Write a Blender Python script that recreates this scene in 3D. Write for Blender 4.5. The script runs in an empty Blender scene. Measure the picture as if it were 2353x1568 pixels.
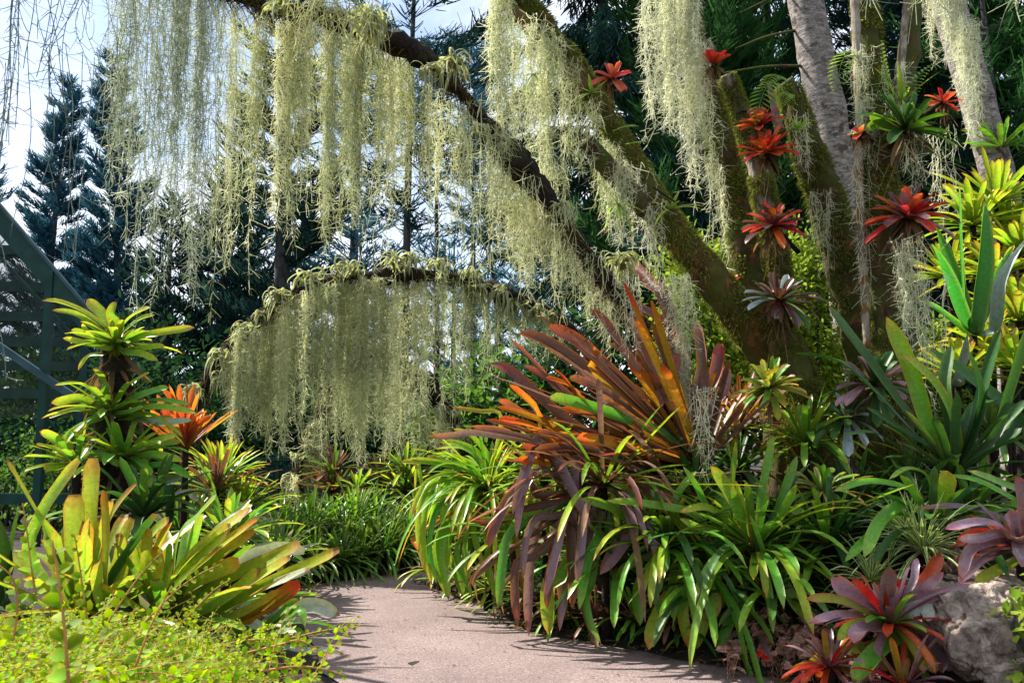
import bpy, math
import numpy as np
from mathutils import Vector, Matrix
rng = np.random.default_rng(11)
RAD = math.radians
scene = bpy.context.scene
COL = scene.collection

# ------------------------------------------------------------------ camera
F = 2352 * 30 / 36.0            # focal length in the pixels of a 2352 px wide frame
CAMZ = 1.45
PITCH = math.atan((1000 - 784) / F)
cp, sp = math.cos(PITCH), math.sin(PITCH)
cam = bpy.data.cameras.new('camera')
cam.lens = 30
cam.sensor_width = 36
cam.clip_start = 0.05
cam.clip_end = 2000
cam.dof.use_dof = True
cam.dof.focus_distance = 6.5
cam.dof.aperture_fstop = 14
camo = bpy.data.objects.new('camera', cam)
COL.objects.link(camo)
camo.location = (0, 0, CAMZ)
camo.rotation_euler = (math.pi / 2 + PITCH, 0, 0)
scene.camera = camo


def W(x, y, d):
    """photo point (2352 wide) at ground distance d -> world point"""
    u = (x - 1176) / F
    v = (784 - y) / F
    Y = cp - v * sp
    Z = v * cp + sp
    k = d / Y
    return np.array([u * k, d, CAMZ + Z * k])


def nrm(a):
    a = np.asarray(a, float)
    return a / (np.linalg.norm(a, axis=-1, keepdims=True) + 1e-12)


def vnoise(P, seed=0):
    """smooth value noise, P (n,3) -> 0..1"""
    P = np.asarray(P, float)
    I = np.floor(P).astype(np.int64)
    f = P - I
    f = f * f * (3 - 2 * f)
    out = np.zeros(len(P))
    for dx in (0, 1):
        for dy in (0, 1):
            for dz in (0, 1):
                h = (I[:, 0] + dx) * 374761393 + (I[:, 1] + dy) * 668265263 + (I[:, 2] + dz) * 1274126177 + seed * 974711
                h = (h ^ (h >> 13)) * 1274126177
                h = (h ^ (h >> 16)) & 0xffff
                wgt = (f[:, 0] if dx else 1 - f[:, 0]) * (f[:, 1] if dy else 1 - f[:, 1]) * (f[:, 2] if dz else 1 - f[:, 2])
                out += wgt * h / 65535.0
    return out


# ------------------------------------------------------------------ mesh builder
class G:
    def __init__(self):
        self.V, self.A, self.Fq, self.Ft, self.Mq, self.Mt, self.n = [], [], [], [], [], [], 0

    def add(self, V, quads=None, tris=None, A=None, mi=0):
        V = np.asarray(V, float).reshape(-1, 3)
        if A is None:
            A = np.zeros((len(V), 3))
        self.V.append(V)
        self.A.append(np.asarray(A, float).reshape(-1, 3))
        if quads is not None and len(quads):
            q = np.asarray(quads, np.int64).reshape(-1, 4)
            self.Fq.append(q + self.n)
            self.Mq.append(np.full(len(q), mi))
        if tris is not None and len(tris):
            t = np.asarray(tris, np.int64).reshape(-1, 3)
            self.Ft.append(t + self.n)
            self.Mt.append(np.full(len(t), mi))
        self.n += len(V)

    def build(self, name, mats, loc=(0, 0, 0), parent=None, smooth=True):
        me = bpy.data.meshes.new(name)
        V = np.concatenate(self.V) - np.asarray(loc)[None]
        A = np.concatenate(self.A)
        nq = sum(len(q) for q in self.Fq)
        nt = sum(len(t) for t in self.Ft)
        loops = np.concatenate([q.ravel() for q in self.Fq] + [t.ravel() for t in self.Ft])
        start = np.concatenate([np.arange(nq) * 4, nq * 4 + np.arange(nt) * 3])
        mi = np.concatenate(self.Mq + self.Mt)
        me.vertices.add(len(V))
        me.vertices.foreach_set('co', V.ravel())
        me.loops.add(len(loops))
        me.loops.foreach_set('vertex_index', loops.astype(np.int32))
        me.polygons.add(nq + nt)
        me.polygons.foreach_set('loop_start', start.astype(np.int32))
        me.update(calc_edges=True)
        if not isinstance(mats, (list, tuple)):
            mats = [mats]
        for m in mats:
            me.materials.append(m)
        me.polygons.foreach_set('material_index', mi.astype(np.int32))
        me.polygons.foreach_set('use_smooth', np.full(nq + nt, smooth, dtype=bool))
        at = me.attributes.new('lt', 'FLOAT_COLOR', 'POINT')
        at.data.foreach_set('color', np.concatenate([A, np.ones((len(A), 1))], 1).astype(np.float32).ravel())
        me.update()
        o = bpy.data.objects.new(name, me)
        COL.objects.link(o)
        if parent is not None:
            o.parent = parent
        else:
            o.location = loc
        return o


def tag(o, label=None, cat=None, group=None, kind=None):
    if label: o['label'] = label
    if cat: o['category'] = cat
    if group: o['group'] = group
    if kind: o['kind'] = kind
    return o


def empty(name, loc, label, cat, group=None):
    o = bpy.data.objects.new(name, None)
    o.empty_display_size = 0.1
    COL.objects.link(o)
    o.location = loc
    return tag(o, label, cat, group)


def dup(root, loc, rz, label, sc=1.0):
    r = root.copy(); COL.objects.link(r)
    r.location = loc; r.rotation_euler = (0, 0, rz); r.scale = (sc, sc, sc * (0.9 + 0.2 * rng.random()))
    r['label'] = label
    for ch in list(root.children):
        c = ch.copy(); COL.objects.link(c); c.parent = r
    return r


ORD = ['first', 'second', 'third', 'fourth', 'fifth', 'sixth', 'seventh', 'eighth', 'ninth', 'tenth', 'eleventh', 'twelfth', 'thirteenth',
       'fourteenth', 'fifteenth', 'sixteenth', 'seventeenth', 'eighteenth', 'nineteenth', 'twentieth', 'twenty-first', 'twenty-second',
       'twenty-third', 'twenty-fourth', 'twenty-fifth', 'twenty-sixth', 'twenty-seventh', 'twenty-eighth', 'twenty-ninth', 'thirtieth',
       'thirty-first', 'thirty-second', 'thirty-third', 'thirty-fourth', 'thirty-fifth', 'thirty-sixth', 'thirty-seventh', 'thirty-eighth',
       'thirty-ninth', 'fortieth']


# ------------------------------------------------------------------ primitives
def ribbons(g, S, D, L, C, w, mi=0, nk=3, tube=False, taper=0.6, rnd=None):
    S = np.asarray(S, float); N = len(S)
    if N == 0: return
    t = np.linspace(0, 1, nk + 1)
    L = np.broadcast_to(L, (N,)); w = np.broadcast_to(w, (N,))
    P = S[:, None] + D[:, None] * (L[:, None] * t)[..., None] + C[:, None] * (L[:, None] * t ** 2)[..., None]
    T = nrm(D[:, None] + 2 * t[None, :, None] * C[:, None])
    side = nrm(np.cross(T, nrm(rng.normal(size=(N, 3)))[:, None]))
    ww = (w[:, None] * (1 - taper * t))[..., None] / 2
    rnd = rng.random(N) if rnd is None else np.clip(np.asarray(rnd) + rng.normal(size=N) * .12, 0, 1)
    if tube:
        up = np.cross(T, side)
        m = 3
        rings = [P + ww * (math.cos(a) * side + math.sin(a) * up) for a in (0, 2.094, 4.189)]
        V = np.stack(rings, 2)
    else:
        m = 2
        V = np.stack([P - side * ww, P + side * ww], 2)
    A = np.zeros((N, nk + 1, m, 3))
    A[..., 0] = t[None, :, None]
    A[..., 1] = rnd[:, None, None]
    base = (np.arange(N) * (nk + 1) * m)[:, None, None]
    k = (np.arange(nk) * m)[None, :, None]
    if tube:
        q = []
        for j in range(3):
            j2 = (j + 1) % 3
            q.append(np.concatenate([base + k + j, base + k + j2, base + k + m + j2, base + k + m + j], -1))
        q = np.stack(q, 2).reshape(-1, 4)
    else:
        q = np.concatenate([base + k, base + k + 1, base + k + 3, base + k + 2], -1).reshape(-1, 4)
    g.add(V.reshape(-1, 3), q, None, A.reshape(-1, 3), mi)


def ovals(g, S, D, Nn, L, w, mi=0, fold=0.15):
    """little ovate leaves: S base, D direction, Nn face normal"""
    S = np.asarray(S, float); N = len(S)
    if N == 0: return
    D = nrm(D); side = nrm(np.cross(D, Nn)); up = np.cross(side, D)
    L = np.broadcast_to(L, (N,))[:, None]; w = np.broadcast_to(w, (N,))[:, None] / 2
    pts = [S, S + D * L * .3 - side * w * .9 + up * w * fold, S + D * L * .7 - side * w * .8 + up * w * fold, S + D * L - up * L * .08,
           S + D * L * .7 + side * w * .8 + up * w * fold, S + D * L * .3 + side * w * .9 + up * w * fold]
    V = np.stack(pts, 1)
    A = np.zeros((N, 6, 3))
    A[..., 0] = np.array([0, .3, .7, 1, .7, .3])[None]
    A[..., 1] = rng.random(N)[:, None]
    A[..., 2] = np.array([0, 1, 1, 1, 1, 1])[None]
    b = (np.arange(N) * 6)[:, None]
    q = np.concatenate([b + np.array([[0, 3, 2, 1]]), b + np.array([[0, 5, 4, 3]])], 0)
    g.add(V.reshape(-1, 3), q, None, A.reshape(-1, 3), mi)


def spline(pts, n):
    P = np.asarray(pts, float)
    if len(P) == 2:
        t = np.linspace(0, 1, n)[:, None]
        return P[0] * (1 - t) + P[1] * t
    Q = np.concatenate([[2 * P[0] - P[1]], P, [2 * P[-1] - P[-2]]])
    out = []
    for i in range(len(P) - 1):
        p0, p1, p2, p3 = Q[i:i + 4]
        t = np.linspace(0, 1, 16, endpoint=False)[:, None]
        out.append(.5 * (2 * p1 + (p2 - p0) * t + (2 * p0 - 5 * p1 + 4 * p2 - p3) * t ** 2 + (3 * p1 - p0 - 3 * p2 + p3) * t ** 3))
    out.append(P[-1:])
    C = np.concatenate(out)
    s = np.concatenate([[0], np.cumsum(np.linalg.norm(np.diff(C, axis=0), axis=1))])
    u = np.linspace(0, s[-1], n)
    return np.stack([np.interp(u, s, C[:, k]) for k in range(3)], 1)


def wprof(t, prof):
    if prof == 'strap':
        w = 0.62 + 0.38 * np.minimum(1, t / .45)
        return w * np.clip(1 - np.clip((t - .80) / .2, 0, 1) ** 2.2, 0.0, 1) ** .8
    if prof == 'band':
        w = 0.75 + 0.25 * np.minimum(1, t / .4)
        return w * np.sqrt(np.clip(1 - np.clip((t - .92) / .085, 0, 1) ** 2, 0, 1))
    if prof == 'blunt':
        w = 0.6 + 0.4 * np.minimum(1, t / .5)
        return w * np.where(t > .95, 1 - ((t - .95) / .05) ** 2 * .45, 1)
    if prof == 'lance':
        return np.clip((0.75 + .9 * t) * (1 - t ** 2.2), 0, 1) * 1.0
    if prof == 'paddle':
        w = 0.4 + 0.6 * np.clip(t / .75, 0, 1) ** 1.2
        return w * np.sqrt(np.clip(1 - np.clip((t - .8) / .2, 0, 1) ** 2, 0, 1))
    return np.ones_like(t)


def leaf(g, P, side, face, w, mi=0, prof='strap', vee=.22, wave=.05, rnd=None):
    """strap leaf along the points P; side (3,) or (n,3) half-width direction; face: the side the channel opens to"""
    n = len(P)
    t = np.linspace(0, 1, n)
    T = nrm(np.gradient(P, axis=0))
    side = np.broadcast_to(side, (n, 3))
    side = nrm(side - T * np.sum(side * T, 1, keepdims=True))
    N = np.cross(T, side)
    if np.sum(N * np.broadcast_to(face, (n, 3))) < 0:
        N = -N
    ww = w * wprof(t, prof) / 2
    s = np.array([-1, -.55, 0, .55, 1])
    ph = rng.random(4) * 6.28
    fr = 5 + 6 * rng.random()
    V = np.zeros((n, 5, 3))
    for j, sj in enumerate(s):
        wv = wave * w * np.sin(t * fr + ph[j % 4]) * abs(sj)
        V[:, j] = P + side * (sj * ww)[:, None] + N * (vee * (sj * sj) * ww * 1.6 + wv * np.minimum(1, t * 3))[:, None]
    A = np.zeros((n, 5, 3))
    A[..., 0] = t[:, None]
    A[..., 1] = rng.random() if rnd is None else rnd
    A[..., 2] = np.abs(s)[None]
    i = (np.arange(n - 1) * 5)[:, None] + np.arange(4)[None]
    q = np.stack([i, i + 1, i + 6, i + 5], -1).reshape(-1, 4)
    g.add(V.reshape(-1, 3), q, None, A.reshape(-1, 3), mi)


def rotto(axis):
    """rotation taking +Z to axis"""
    return np.array(Vector((0, 0, 1)).rotation_difference(Vector(axis)).to_matrix())


def rosette(g, c, n, L, w, e_in=80, e_out=15, droop=1.0, mis=(0,), axis=(0, 0, 1), prof='strap', vee=.22, r0=.02, ns=11, lvar=.15,
            inner=0.6, az0=None, azspan=None, azmid=0, dvar=.25):
    """a rosette of strap leaves round c; inner leaves upright, outer ones flat and drooping (droop = bend over the leaf, radians)"""
    M = rotto(nrm(axis))
    c = np.asarray(c, float)
    a0 = rng.random() * 6.28 if az0 is None else az0
    for i in range(n):
        f = (i + .5) / n
        if azspan is None:
            az = a0 + i * 2.39996 + rng.normal() * .12
        else:
            az = azmid + (rng.random() - .5) * azspan
        el = RAD(e_in + (e_out - e_in) * f ** .9 + rng.normal() * 5)
        h = np.array([math.cos(az), math.sin(az), 0])
        d = np.array([h[0] * math.cos(el), h[1] * math.cos(el), math.sin(el)])
        Li = L * (inner + (1 - inner) * f) * (1 + rng.normal() * lvar)
        d = M @ d
        side = M @ np.array([-h[1], h[0], 0])
        face = M @ np.array([-h[0] * math.sin(el), -h[1] * math.sin(el), math.cos(el)])
        P = [c + M @ (h * r0)]
        ds = Li / (ns - 1)
        k = max(.1, droop * (.35 + .65 * f) * (1 + rng.normal() * dvar))
        dd = d.copy()
        for j in range(ns - 1):
            P.append(P[-1] + dd * ds)
            bend = k / (ns - 1) * (.5 + 1.2 * j / (ns - 1))
            dd = nrm(dd + np.array([0, 0, -bend]) * (1 if dd[2] > -.93 else 0))
        leaf(g, np.array(P), side, face, w * (.85 + .3 * rng.random()) * (.75 + .25 * f), mis[int(rng.integers(len(mis)))], prof, vee)


def hleaf(g, pts, w, d, mi=0, prof='strap', dd=None, face=None, vee=.22, n=16, wave=.05, fs=.45):
    """leaf through photo points pts (base -> tip); width w in photo px; d distance of base, dd offset of the tip towards (-) / away"""
    if dd is None: dd = -.35 + .5 * rng.random()
    m = len(pts)
    P3 = [W(p[0], p[1], d + dd * (i / (m - 1)) ** 1.3) for i, p in enumerate(pts)]
    if m == 2:
        mid = .5 * (P3[0] + P3[1])
        L = np.linalg.norm(P3[1] - P3[0])
        P3 = [P3[0], mid + np.array([0, 0, .05 * L]), P3[1]]
    P = spline(P3, n)
    T = nrm(np.gradient(P, axis=0))
    if face is None:
        face = np.array([0, -.75, .65]) + rng.normal(size=3) * fs
    side = np.cross(T, nrm(face)[None])
    leaf(g, P, side, face, w * d / F * .95, mi, prof, vee, wave)


def tube(g, pts, radii, seg=12, n=None, rough=0.0, mi=0, cap=True, nf=3.0, seed=0):
    n = n or max(8, len(pts) * 6)
    P = spline(pts, n)
    t = np.linspace(0, 1, n)
    r = np.interp(t, np.linspace(0, 1, len(radii)), radii)
    T = nrm(np.gradient(P, axis=0))
    ref = np.array([0, 1, 0.]) if abs(T[0][1]) < .8 else np.array([1., 0, 0])
    U = nrm(np.cross(T, ref)); Vv = np.cross(T, U)
    a = np.linspace(0, 2 * math.pi, seg, endpoint=False)
    dirs = U[:, None] * np.cos(a)[None, :, None] + Vv[:, None] * np.sin(a)[None, :, None]
    X = P[:, None] + dirs * r[:, None, None]
    if rough:
        Q = X.reshape(-1, 3)
        nz = vnoise(Q * nf / (r.max() * 4), seed) + .5 * vnoise(Q * nf / (r.max() * 1.6), seed + 1) + .35 * vnoise(Q * nf / (r.max() * .7), seed + 2) - .92
        X = X + dirs * (nz.reshape(n, seg) * rough * r[:, None] * 2)[..., None]
    A = np.zeros((n, seg, 3)); A[..., 0] = t[:, None]
    i = np.arange(n - 1)[:, None] * seg; j = np.arange(seg)[None]
    j2 = (j + 1) % seg
    q = np.stack([i + j, i + j2, i + seg + j2, i + seg + j], -1).reshape(-1, 4)
    V = X.reshape(-1, 3); A = A.reshape(-1, 3)
    tr = []
    if cap:
        V = np.concatenate([V, P[:1], P[-1:]]); A = np.concatenate([A, [[0, 0, 0]], [[1, 0, 0]]])
        for k in range(seg):
            tr.append((n * seg, (k + 1) % seg, k)); tr.append((n * seg + 1, (n - 1) * seg + k, (n - 1) * seg + (k + 1) % seg))
    g.add(V, q, tr, A, mi)


def box(g, c, s, mi=0, M=None):
    c = np.asarray(c, float); s = np.asarray(s, float) / 2
    V = np.array([(x, y, z) for x in (-1, 1) for y in (-1, 1) for z in (-1, 1)], float) * s
    if M is not None: V = V @ np.asarray(M).T
    q = [(0, 1, 3, 2), (4, 6, 7, 5), (0, 4, 5, 1), (2, 3, 7, 6), (0, 2, 6, 4), (1, 5, 7, 3)]
    # separate faces so that shading stays flat
    Vf = np.concatenate([V[list(f)] for f in q]) + c
    g.add(Vf, np.arange(24).reshape(6, 4), None, None, mi)


def beam(g, a, b, wd, ht, mi=0):
    a = np.asarray(a, float); b = np.asarray(b, float)
    x = nrm(b - a); y = nrm(np.cross([0, 1, 0], x)) if abs(x[1]) < .9 else np.array([1., 0, 0])
    z = np.cross(x, y)
    M = np.stack([x, z, y], 1)
    box(g, (a + b) / 2, (np.linalg.norm(b - a), wd, ht), mi, M)


# ------------------------------------------------------------------ materials
def newmat(name):
    m = bpy.data.materials.new(name); m.use_nodes = True
    nt = m.node_tree; nt.nodes.clear()
    return m, nt


def nd(nt, typ, **kw):
    n = nt.nodes.new(typ)
    for k, v in kw.items():
        setattr(n, k, v)
    return n


def mixc(nt, fac, a, b, mode='MIX'):
    n = nt.nodes.new('ShaderNodeMix'); n.data_type = 'RGBA'; n.blend_type = mode
    for sock, v in ((n.inputs['Factor'], fac), (n.inputs[6], a), (n.inputs[7], b)):
        if hasattr(v, 'links') or isinstance(v, bpy.types.NodeSocket): nt.links.new(v, sock)
        elif isinstance(v, (int, float)): sock.default_value = v
        else: sock.default_value = (*v, 1)
    return n.outputs[2]


def math_(nt, op, a, b=0.0, clamp=False):
    n = nt.nodes.new('ShaderNodeMath'); n.operation = op; n.use_clamp = clamp
    for k, v in enumerate((a, b)):
        if isinstance(v, bpy.types.NodeSocket): nt.links.new(v, n.inputs[k])
        else: n.inputs[k].default_value = v
    return n.outputs[0]


def ramp(nt, fac, stops):
    n = nt.nodes.new('ShaderNodeValToRGB'); el = n.color_ramp.elements
    while len(el) < len(stops): el.new(.5)
    for e, (p, c) in zip(el, stops):
        e.position = p; e.color = (*c, 1) if len(c) == 3 else c
    nt.links.new(fac, n.inputs[0])
    return n.outputs[0]


def noise(nt, scale, detail=3, coord=None, rough=.55, dist=0):
    n = nt.nodes.new('ShaderNodeTexNoise'); n.inputs['Scale'].default_value = scale; n.inputs['Detail'].default_value = detail
    n.inputs['Roughness'].default_value = rough; n.inputs['Distortion'].default_value = dist
    if coord is not None: nt.links.new(coord, n.inputs['Vector'])
    return n


def leafmat(name, stops, edge=None, edge_amt=.8, rough=.34, transl=.4, spots=None, spot_thr=.66, jit=.45, hue=.02, stripe=None, spec=.5, tboost=1.25, sat=1.0, deadtip=True):
    m, nt = newmat(name)
    at = nd(nt, 'ShaderNodeAttribute', attribute_name='lt')
    sep = nd(nt, 'ShaderNodeSeparateColor'); nt.links.new(at.outputs['Color'], sep.inputs[0])
    t, r, b = sep.outputs[0], sep.outputs[1], sep.outputs[2]
    geo = nd(nt, 'ShaderNodeTexCoord')
    nz = noise(nt, 9, 3, geo.outputs['Object'])
    tj = math_(nt, 'ADD', t, math_(nt, 'MULTIPLY', math_(nt, 'SUBTRACT', nz.outputs[0], .5), .35), True)
    c = ramp(nt, tj, stops)
    if stripe:
        s = math_(nt, 'LESS_THAN', b, .42) if stripe[0] == 'mid' else math_(nt, 'GREATER_THAN', b, .62)
        c = mixc(nt, math_(nt, 'MULTIPLY', s, .85), c, stripe[1])
    if spots:
        n2 = noise(nt, 55, 2, geo.outputs['Object'])
        s = ramp(nt, n2.outputs[0], [(spot_thr, (0, 0, 0)), (spot_thr + .05, (1, 1, 1))])
        c = mixc(nt, s, c, spots)
    if edge:
        e = ramp(nt, b, [(.72, (0, 0, 0)), (1, (1, 1, 1))])
        tip = ramp(nt, t, [(.86, (0, 0, 0)), (1, (1, 1, 1))])
        e2 = math_(nt, 'MULTIPLY', math_(nt, 'MAXIMUM', e, tip), edge_amt)
        c = mixc(nt, e2, c, edge)
    hs = nd(nt, 'ShaderNodeHueSaturation'); nt.links.new(c, hs.inputs['Color'])
    nt.links.new(math_(nt, 'ADD', math_(nt, 'MULTIPLY', r, jit), 1 - jit / 2), hs.inputs['Value'])
    rr = math_(nt, 'FRACT', math_(nt, 'MULTIPLY', r, 7.31))
    nt.links.new(math_(nt, 'ADD', math_(nt, 'MULTIPLY', rr, hue * 2), .5 - hue), hs.inputs['Hue'])
    hs.inputs['Saturation'].default_value = sat
    # fine lengthwise streaks and veins
    n3 = noise(nt, 40, 2, geo.outputs['Object'])
    c = mixc(nt, .28, hs.outputs[0], mixc(nt, 1, hs.outputs[0], ramp(nt, n3.outputs[0], [(.3, (.35, .35, .35)), (.7, (1.5, 1.5, 1.5))]), 'MULTIPLY'))
    vn = math_(nt, 'SINE', math_(nt, 'MULTIPLY', b, 52.0))
    c = mixc(nt, 1, c, ramp(nt, math_(nt, 'ADD', math_(nt, 'MULTIPLY', vn, .5), .5), [(0, (.86, .86, .86)), (1, (1.12, 1.12, 1.1))]), 'MULTIPLY')
    if deadtip:
        r3 = math_(nt, 'FRACT', math_(nt, 'MULTIPLY', r, 13.7))
        dt = math_(nt, 'ADD', math_(nt, 'ADD', t, math_(nt, 'MULTIPLY', math_(nt, 'SUBTRACT', nz.outputs[0], .5), .14)), math_(nt, 'MULTIPLY', math_(nt, 'SUBTRACT', r3, .5), .07))
        c = mixc(nt, ramp(nt, dt, [(.985, (0, 0, 0)), (1.0, (.85, .85, .85))]), c, (.16, .085, .035))
        n5 = noise(nt, 120, 1, geo.outputs['Object'])
        c = mixc(nt, ramp(nt, n5.outputs[0], [(.70, (0, 0, 0)), (.74, (.8, .8, .8))]), c, (.10, .06, .03))
    p = nd(nt, 'ShaderNodeBsdfPrincipled'); nt.links.new(c, p.inputs['Base Color'])
    nt.links.new(math_(nt, 'ADD', math_(nt, 'MULTIPLY', nz.outputs[0], .4), rough - .1), p.inputs['Roughness']); p.inputs['Specular IOR Level'].default_value = spec * .8
    bmp = nd(nt, 'ShaderNodeBump'); bmp.inputs['Strength'].default_value = .25; bmp.inputs['Distance'].default_value = .004
    nt.links.new(n3.outputs[0], bmp.inputs['Height']); nt.links.new(bmp.outputs[0], p.inputs['Normal'])
    tr = nd(nt, 'ShaderNodeBsdfTranslucent')
    tc = mixc(nt, 1, c, (tboost, tboost * 1.0, tboost * .55), 'MULTIPLY'); nt.links.new(tc, tr.inputs[0])
    mx = nd(nt, 'ShaderNodeMixShader'); mx.inputs[0].default_value = transl
    nt.links.new(p.outputs[0], mx.inputs[1]); nt.links.new(tr.outputs[0], mx.inputs[2])
    out = nd(nt, 'ShaderNodeOutputMaterial'); nt.links.new(mx.outputs[0], out.inputs[0])
    return m


def fuzzmat(name, c0, c1, transl=.35, tip=None):
    """moss, needles, small far leaves: two colours by the random value"""
    m, nt = newmat(name)
    at = nd(nt, 'ShaderNodeAttribute', attribute_name='lt')
    sep = nd(nt, 'ShaderNodeSeparateColor'); nt.links.new(at.outputs['Color'], sep.inputs[0])
    c = mixc(nt, sep.outputs[1], c0, c1)
    if tip:
        c = mixc(nt, math_(nt, 'MULTIPLY', sep.outputs[0], .7), c, tip)
    geo = nd(nt, 'ShaderNodeTexCoord'); nz = noise(nt, 1.3, 2, geo.outputs['Object'])
    c = mixc(nt, 1, c, ramp(nt, nz.outputs[0], [(.3, (.7, .72, .7)), (.7, (1.2, 1.18, 1.1))]), 'MULTIPLY')
    d = nd(nt, 'ShaderNodeBsdfDiffuse'); nt.links.new(c, d.inputs[0])
    tr = nd(nt, 'ShaderNodeBsdfTranslucent'); nt.links.new(c, tr.inputs[0])
    mx = nd(nt, 'ShaderNodeMixShader'); mx.inputs[0].default_value = transl
    nt.links.new(d.outputs[0], mx.inputs[1]); nt.links.new(tr.outputs[0], mx.inputs[2])
    out = nd(nt, 'ShaderNodeOutputMaterial'); nt.links.new(mx.outputs[0], out.inputs[0])
    return m


def barkmat(name, c0, c1, moss=None, moss_thr=.5, scale=9, patch=None, bump=.6, stretch=.35):
    m, nt = newmat(name)
    tc = nd(nt, 'ShaderNodeTexCoord')
    mp = nd(nt, 'ShaderNodeMapping'); mp.inputs['Scale'].default_value = (1, 1, stretch)
    nt.links.new(tc.outputs['Object'], mp.inputs[0])
    n1 = noise(nt, scale, 6, mp.outputs[0], .65, .4)
    n2 = noise(nt, scale * 4, 4, mp.outputs[0], .6)
    c = ramp(nt, n1.outputs[0], [(.32, c0), (.62, c1)])
    c = mixc(nt, .5, c, mixc(nt, 1, c, ramp(nt, n2.outputs[0], [(.3, (.35, .33, .3)), (.7, (1.5, 1.45, 1.4))]), 'MULTIPLY'))
    if patch:
        n4 = noise(nt, 7, 4, tc.outputs['Object'])
        c = mixc(nt, ramp(nt, n4.outputs[0], [(.58, (0, 0, 0)), (.63, (1, 1, 1))]), c, patch)
    if moss:
        n3 = noise(nt, 4.5, 5, tc.outputs['Object'], .6)
        c = mixc(nt, ramp(nt, n3.outputs[0], [(moss_thr - .06, (0, 0, 0)), (moss_thr + .08, (1, 1, 1))]), c, moss)
    p = nd(nt, 'ShaderNodeBsdfPrincipled'); nt.links.new(c, p.inputs['Base Color'])
    p.inputs['Roughness'].default_value = .9; p.inputs['Specular IOR Level'].default_value = .2
    b = nd(nt, 'ShaderNodeBump'); b.inputs['Strength'].default_value = bump; b.inputs['Distance'].default_value = .03
    hsum = math_(nt, 'ADD', n1.outputs[0], math_(nt, 'MULTIPLY', n2.outputs[0], .5))
    nt.links.new(hsum, b.inputs['Height']); nt.links.new(b.outputs[0], p.inputs['Normal'])
    out = nd(nt, 'ShaderNodeOutputMaterial'); nt.links.new(p.outputs[0], out.inputs[0])
    return m


def plainmat(name, col, rough=.5, metal=0, nscale=12, var=.3, transp=0):
    m, nt = newmat(name)
    tc = nd(nt, 'ShaderNodeTexCoord'); nz = noise(nt, nscale, 4, tc.outputs['Object'])
    c = mixc(nt, 1, col, ramp(nt, nz.outputs[0], [(.3, (1 - var,) * 3), (.7, (1 + var,) * 3)]), 'MULTIPLY')
    p = nd(nt, 'ShaderNodeBsdfPrincipled'); nt.links.new(c, p.inputs['Base Color'])
    p.inputs['Roughness'].default_value = rough; p.inputs['Specular IOR Level'].default_value = .15
    out = nd(nt, 'ShaderNodeOutputMaterial')
    if transp:
        tr = nd(nt, 'ShaderNodeBsdfTransparent'); mx = nd(nt, 'ShaderNodeMixShader'); mx.inputs[0].default_value = transp
        nt.links.new(p.outputs[0], mx.inputs[1]); nt.links.new(tr.outputs[0], mx.inputs[2]); nt.links.new(mx.outputs[0], out.inputs[0])
    else:
        nt.links.new(p.outputs[0], out.inputs[0])
    return m
# ------------------------------------------------------------------ light and sky
SUN_AZ, SUN_EL = RAD(-62), RAD(47)
S = Vector((math.sin(SUN_AZ) * math.cos(SUN_EL), math.cos(SUN_AZ) * math.cos(SUN_EL), math.sin(SUN_EL)))
sun = bpy.data.lights.new('sun', 'SUN'); sun.energy = 5.0; sun.angle = RAD(.55); sun.color = (1, .95, .86)
suno = bpy.data.objects.new('sun', sun); COL.objects.link(suno)
suno.rotation_euler = S.to_track_quat('Z', 'Y').to_euler()
suno.location = (-8, 8, 14)
w = bpy.data.worlds.new('World'); scene.world = w; w.use_nodes = True
nt = w.node_tree; nt.nodes.clear()
sky = nd(nt, 'ShaderNodeTexSky', sky_type='NISHITA'); sky.sun_disc = False; sky.sun_elevation = SUN_EL; sky.sun_rotation = SUN_AZ
sky.dust_density = 1.0; sky.ozone_density = 1.5
tc = nd(nt, 'ShaderNodeTexCoord')
mp = nd(nt, 'ShaderNodeMapping'); mp.inputs['Scale'].default_value = (1, 1, 2.2); mp.inputs['Location'].default_value = (.35, .2, .1)
nt.links.new(tc.outputs['Generated'], mp.inputs[0])
cl = noise(nt, 2.6, 7, mp.outputs[0], .6, .3)
cf = ramp(nt, cl.outputs[0], [(.36, (0, 0, 0)), (.55, (1, 1, 1))])
cc = ramp(nt, cl.outputs[0], [(.45, (4.6, 5.1, 6.1)), (.75, (6.8, 6.9, 7.2))])
skyc = mixc(nt, cf, sky.outputs[0], cc)
bg = nd(nt, 'ShaderNodeBackground'); bg.inputs[1].default_value = .095
nt.links.new(skyc, bg.inputs[0])
wo = nd(nt, 'ShaderNodeOutputWorld'); nt.links.new(bg.outputs[0], wo.inputs[0])
scene.view_settings.view_transform = 'Standard'
scene.view_settings.look = 'None'
scene.view_settings.exposure = 1.28
scene.view_settings.gamma = 1
scene.cycles.max_bounces = 6
scene.cycles.diffuse_bounces = 3
scene.cycles.glossy_bounces = 2
scene.cycles.transmission_bounces = 4
scene.cycles.transparent_max_bounces = 6
scene.cycles.use_denoising = True
scene.cycles.caustics_reflective = False
scene.cycles.caustics_refractive = False

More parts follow.
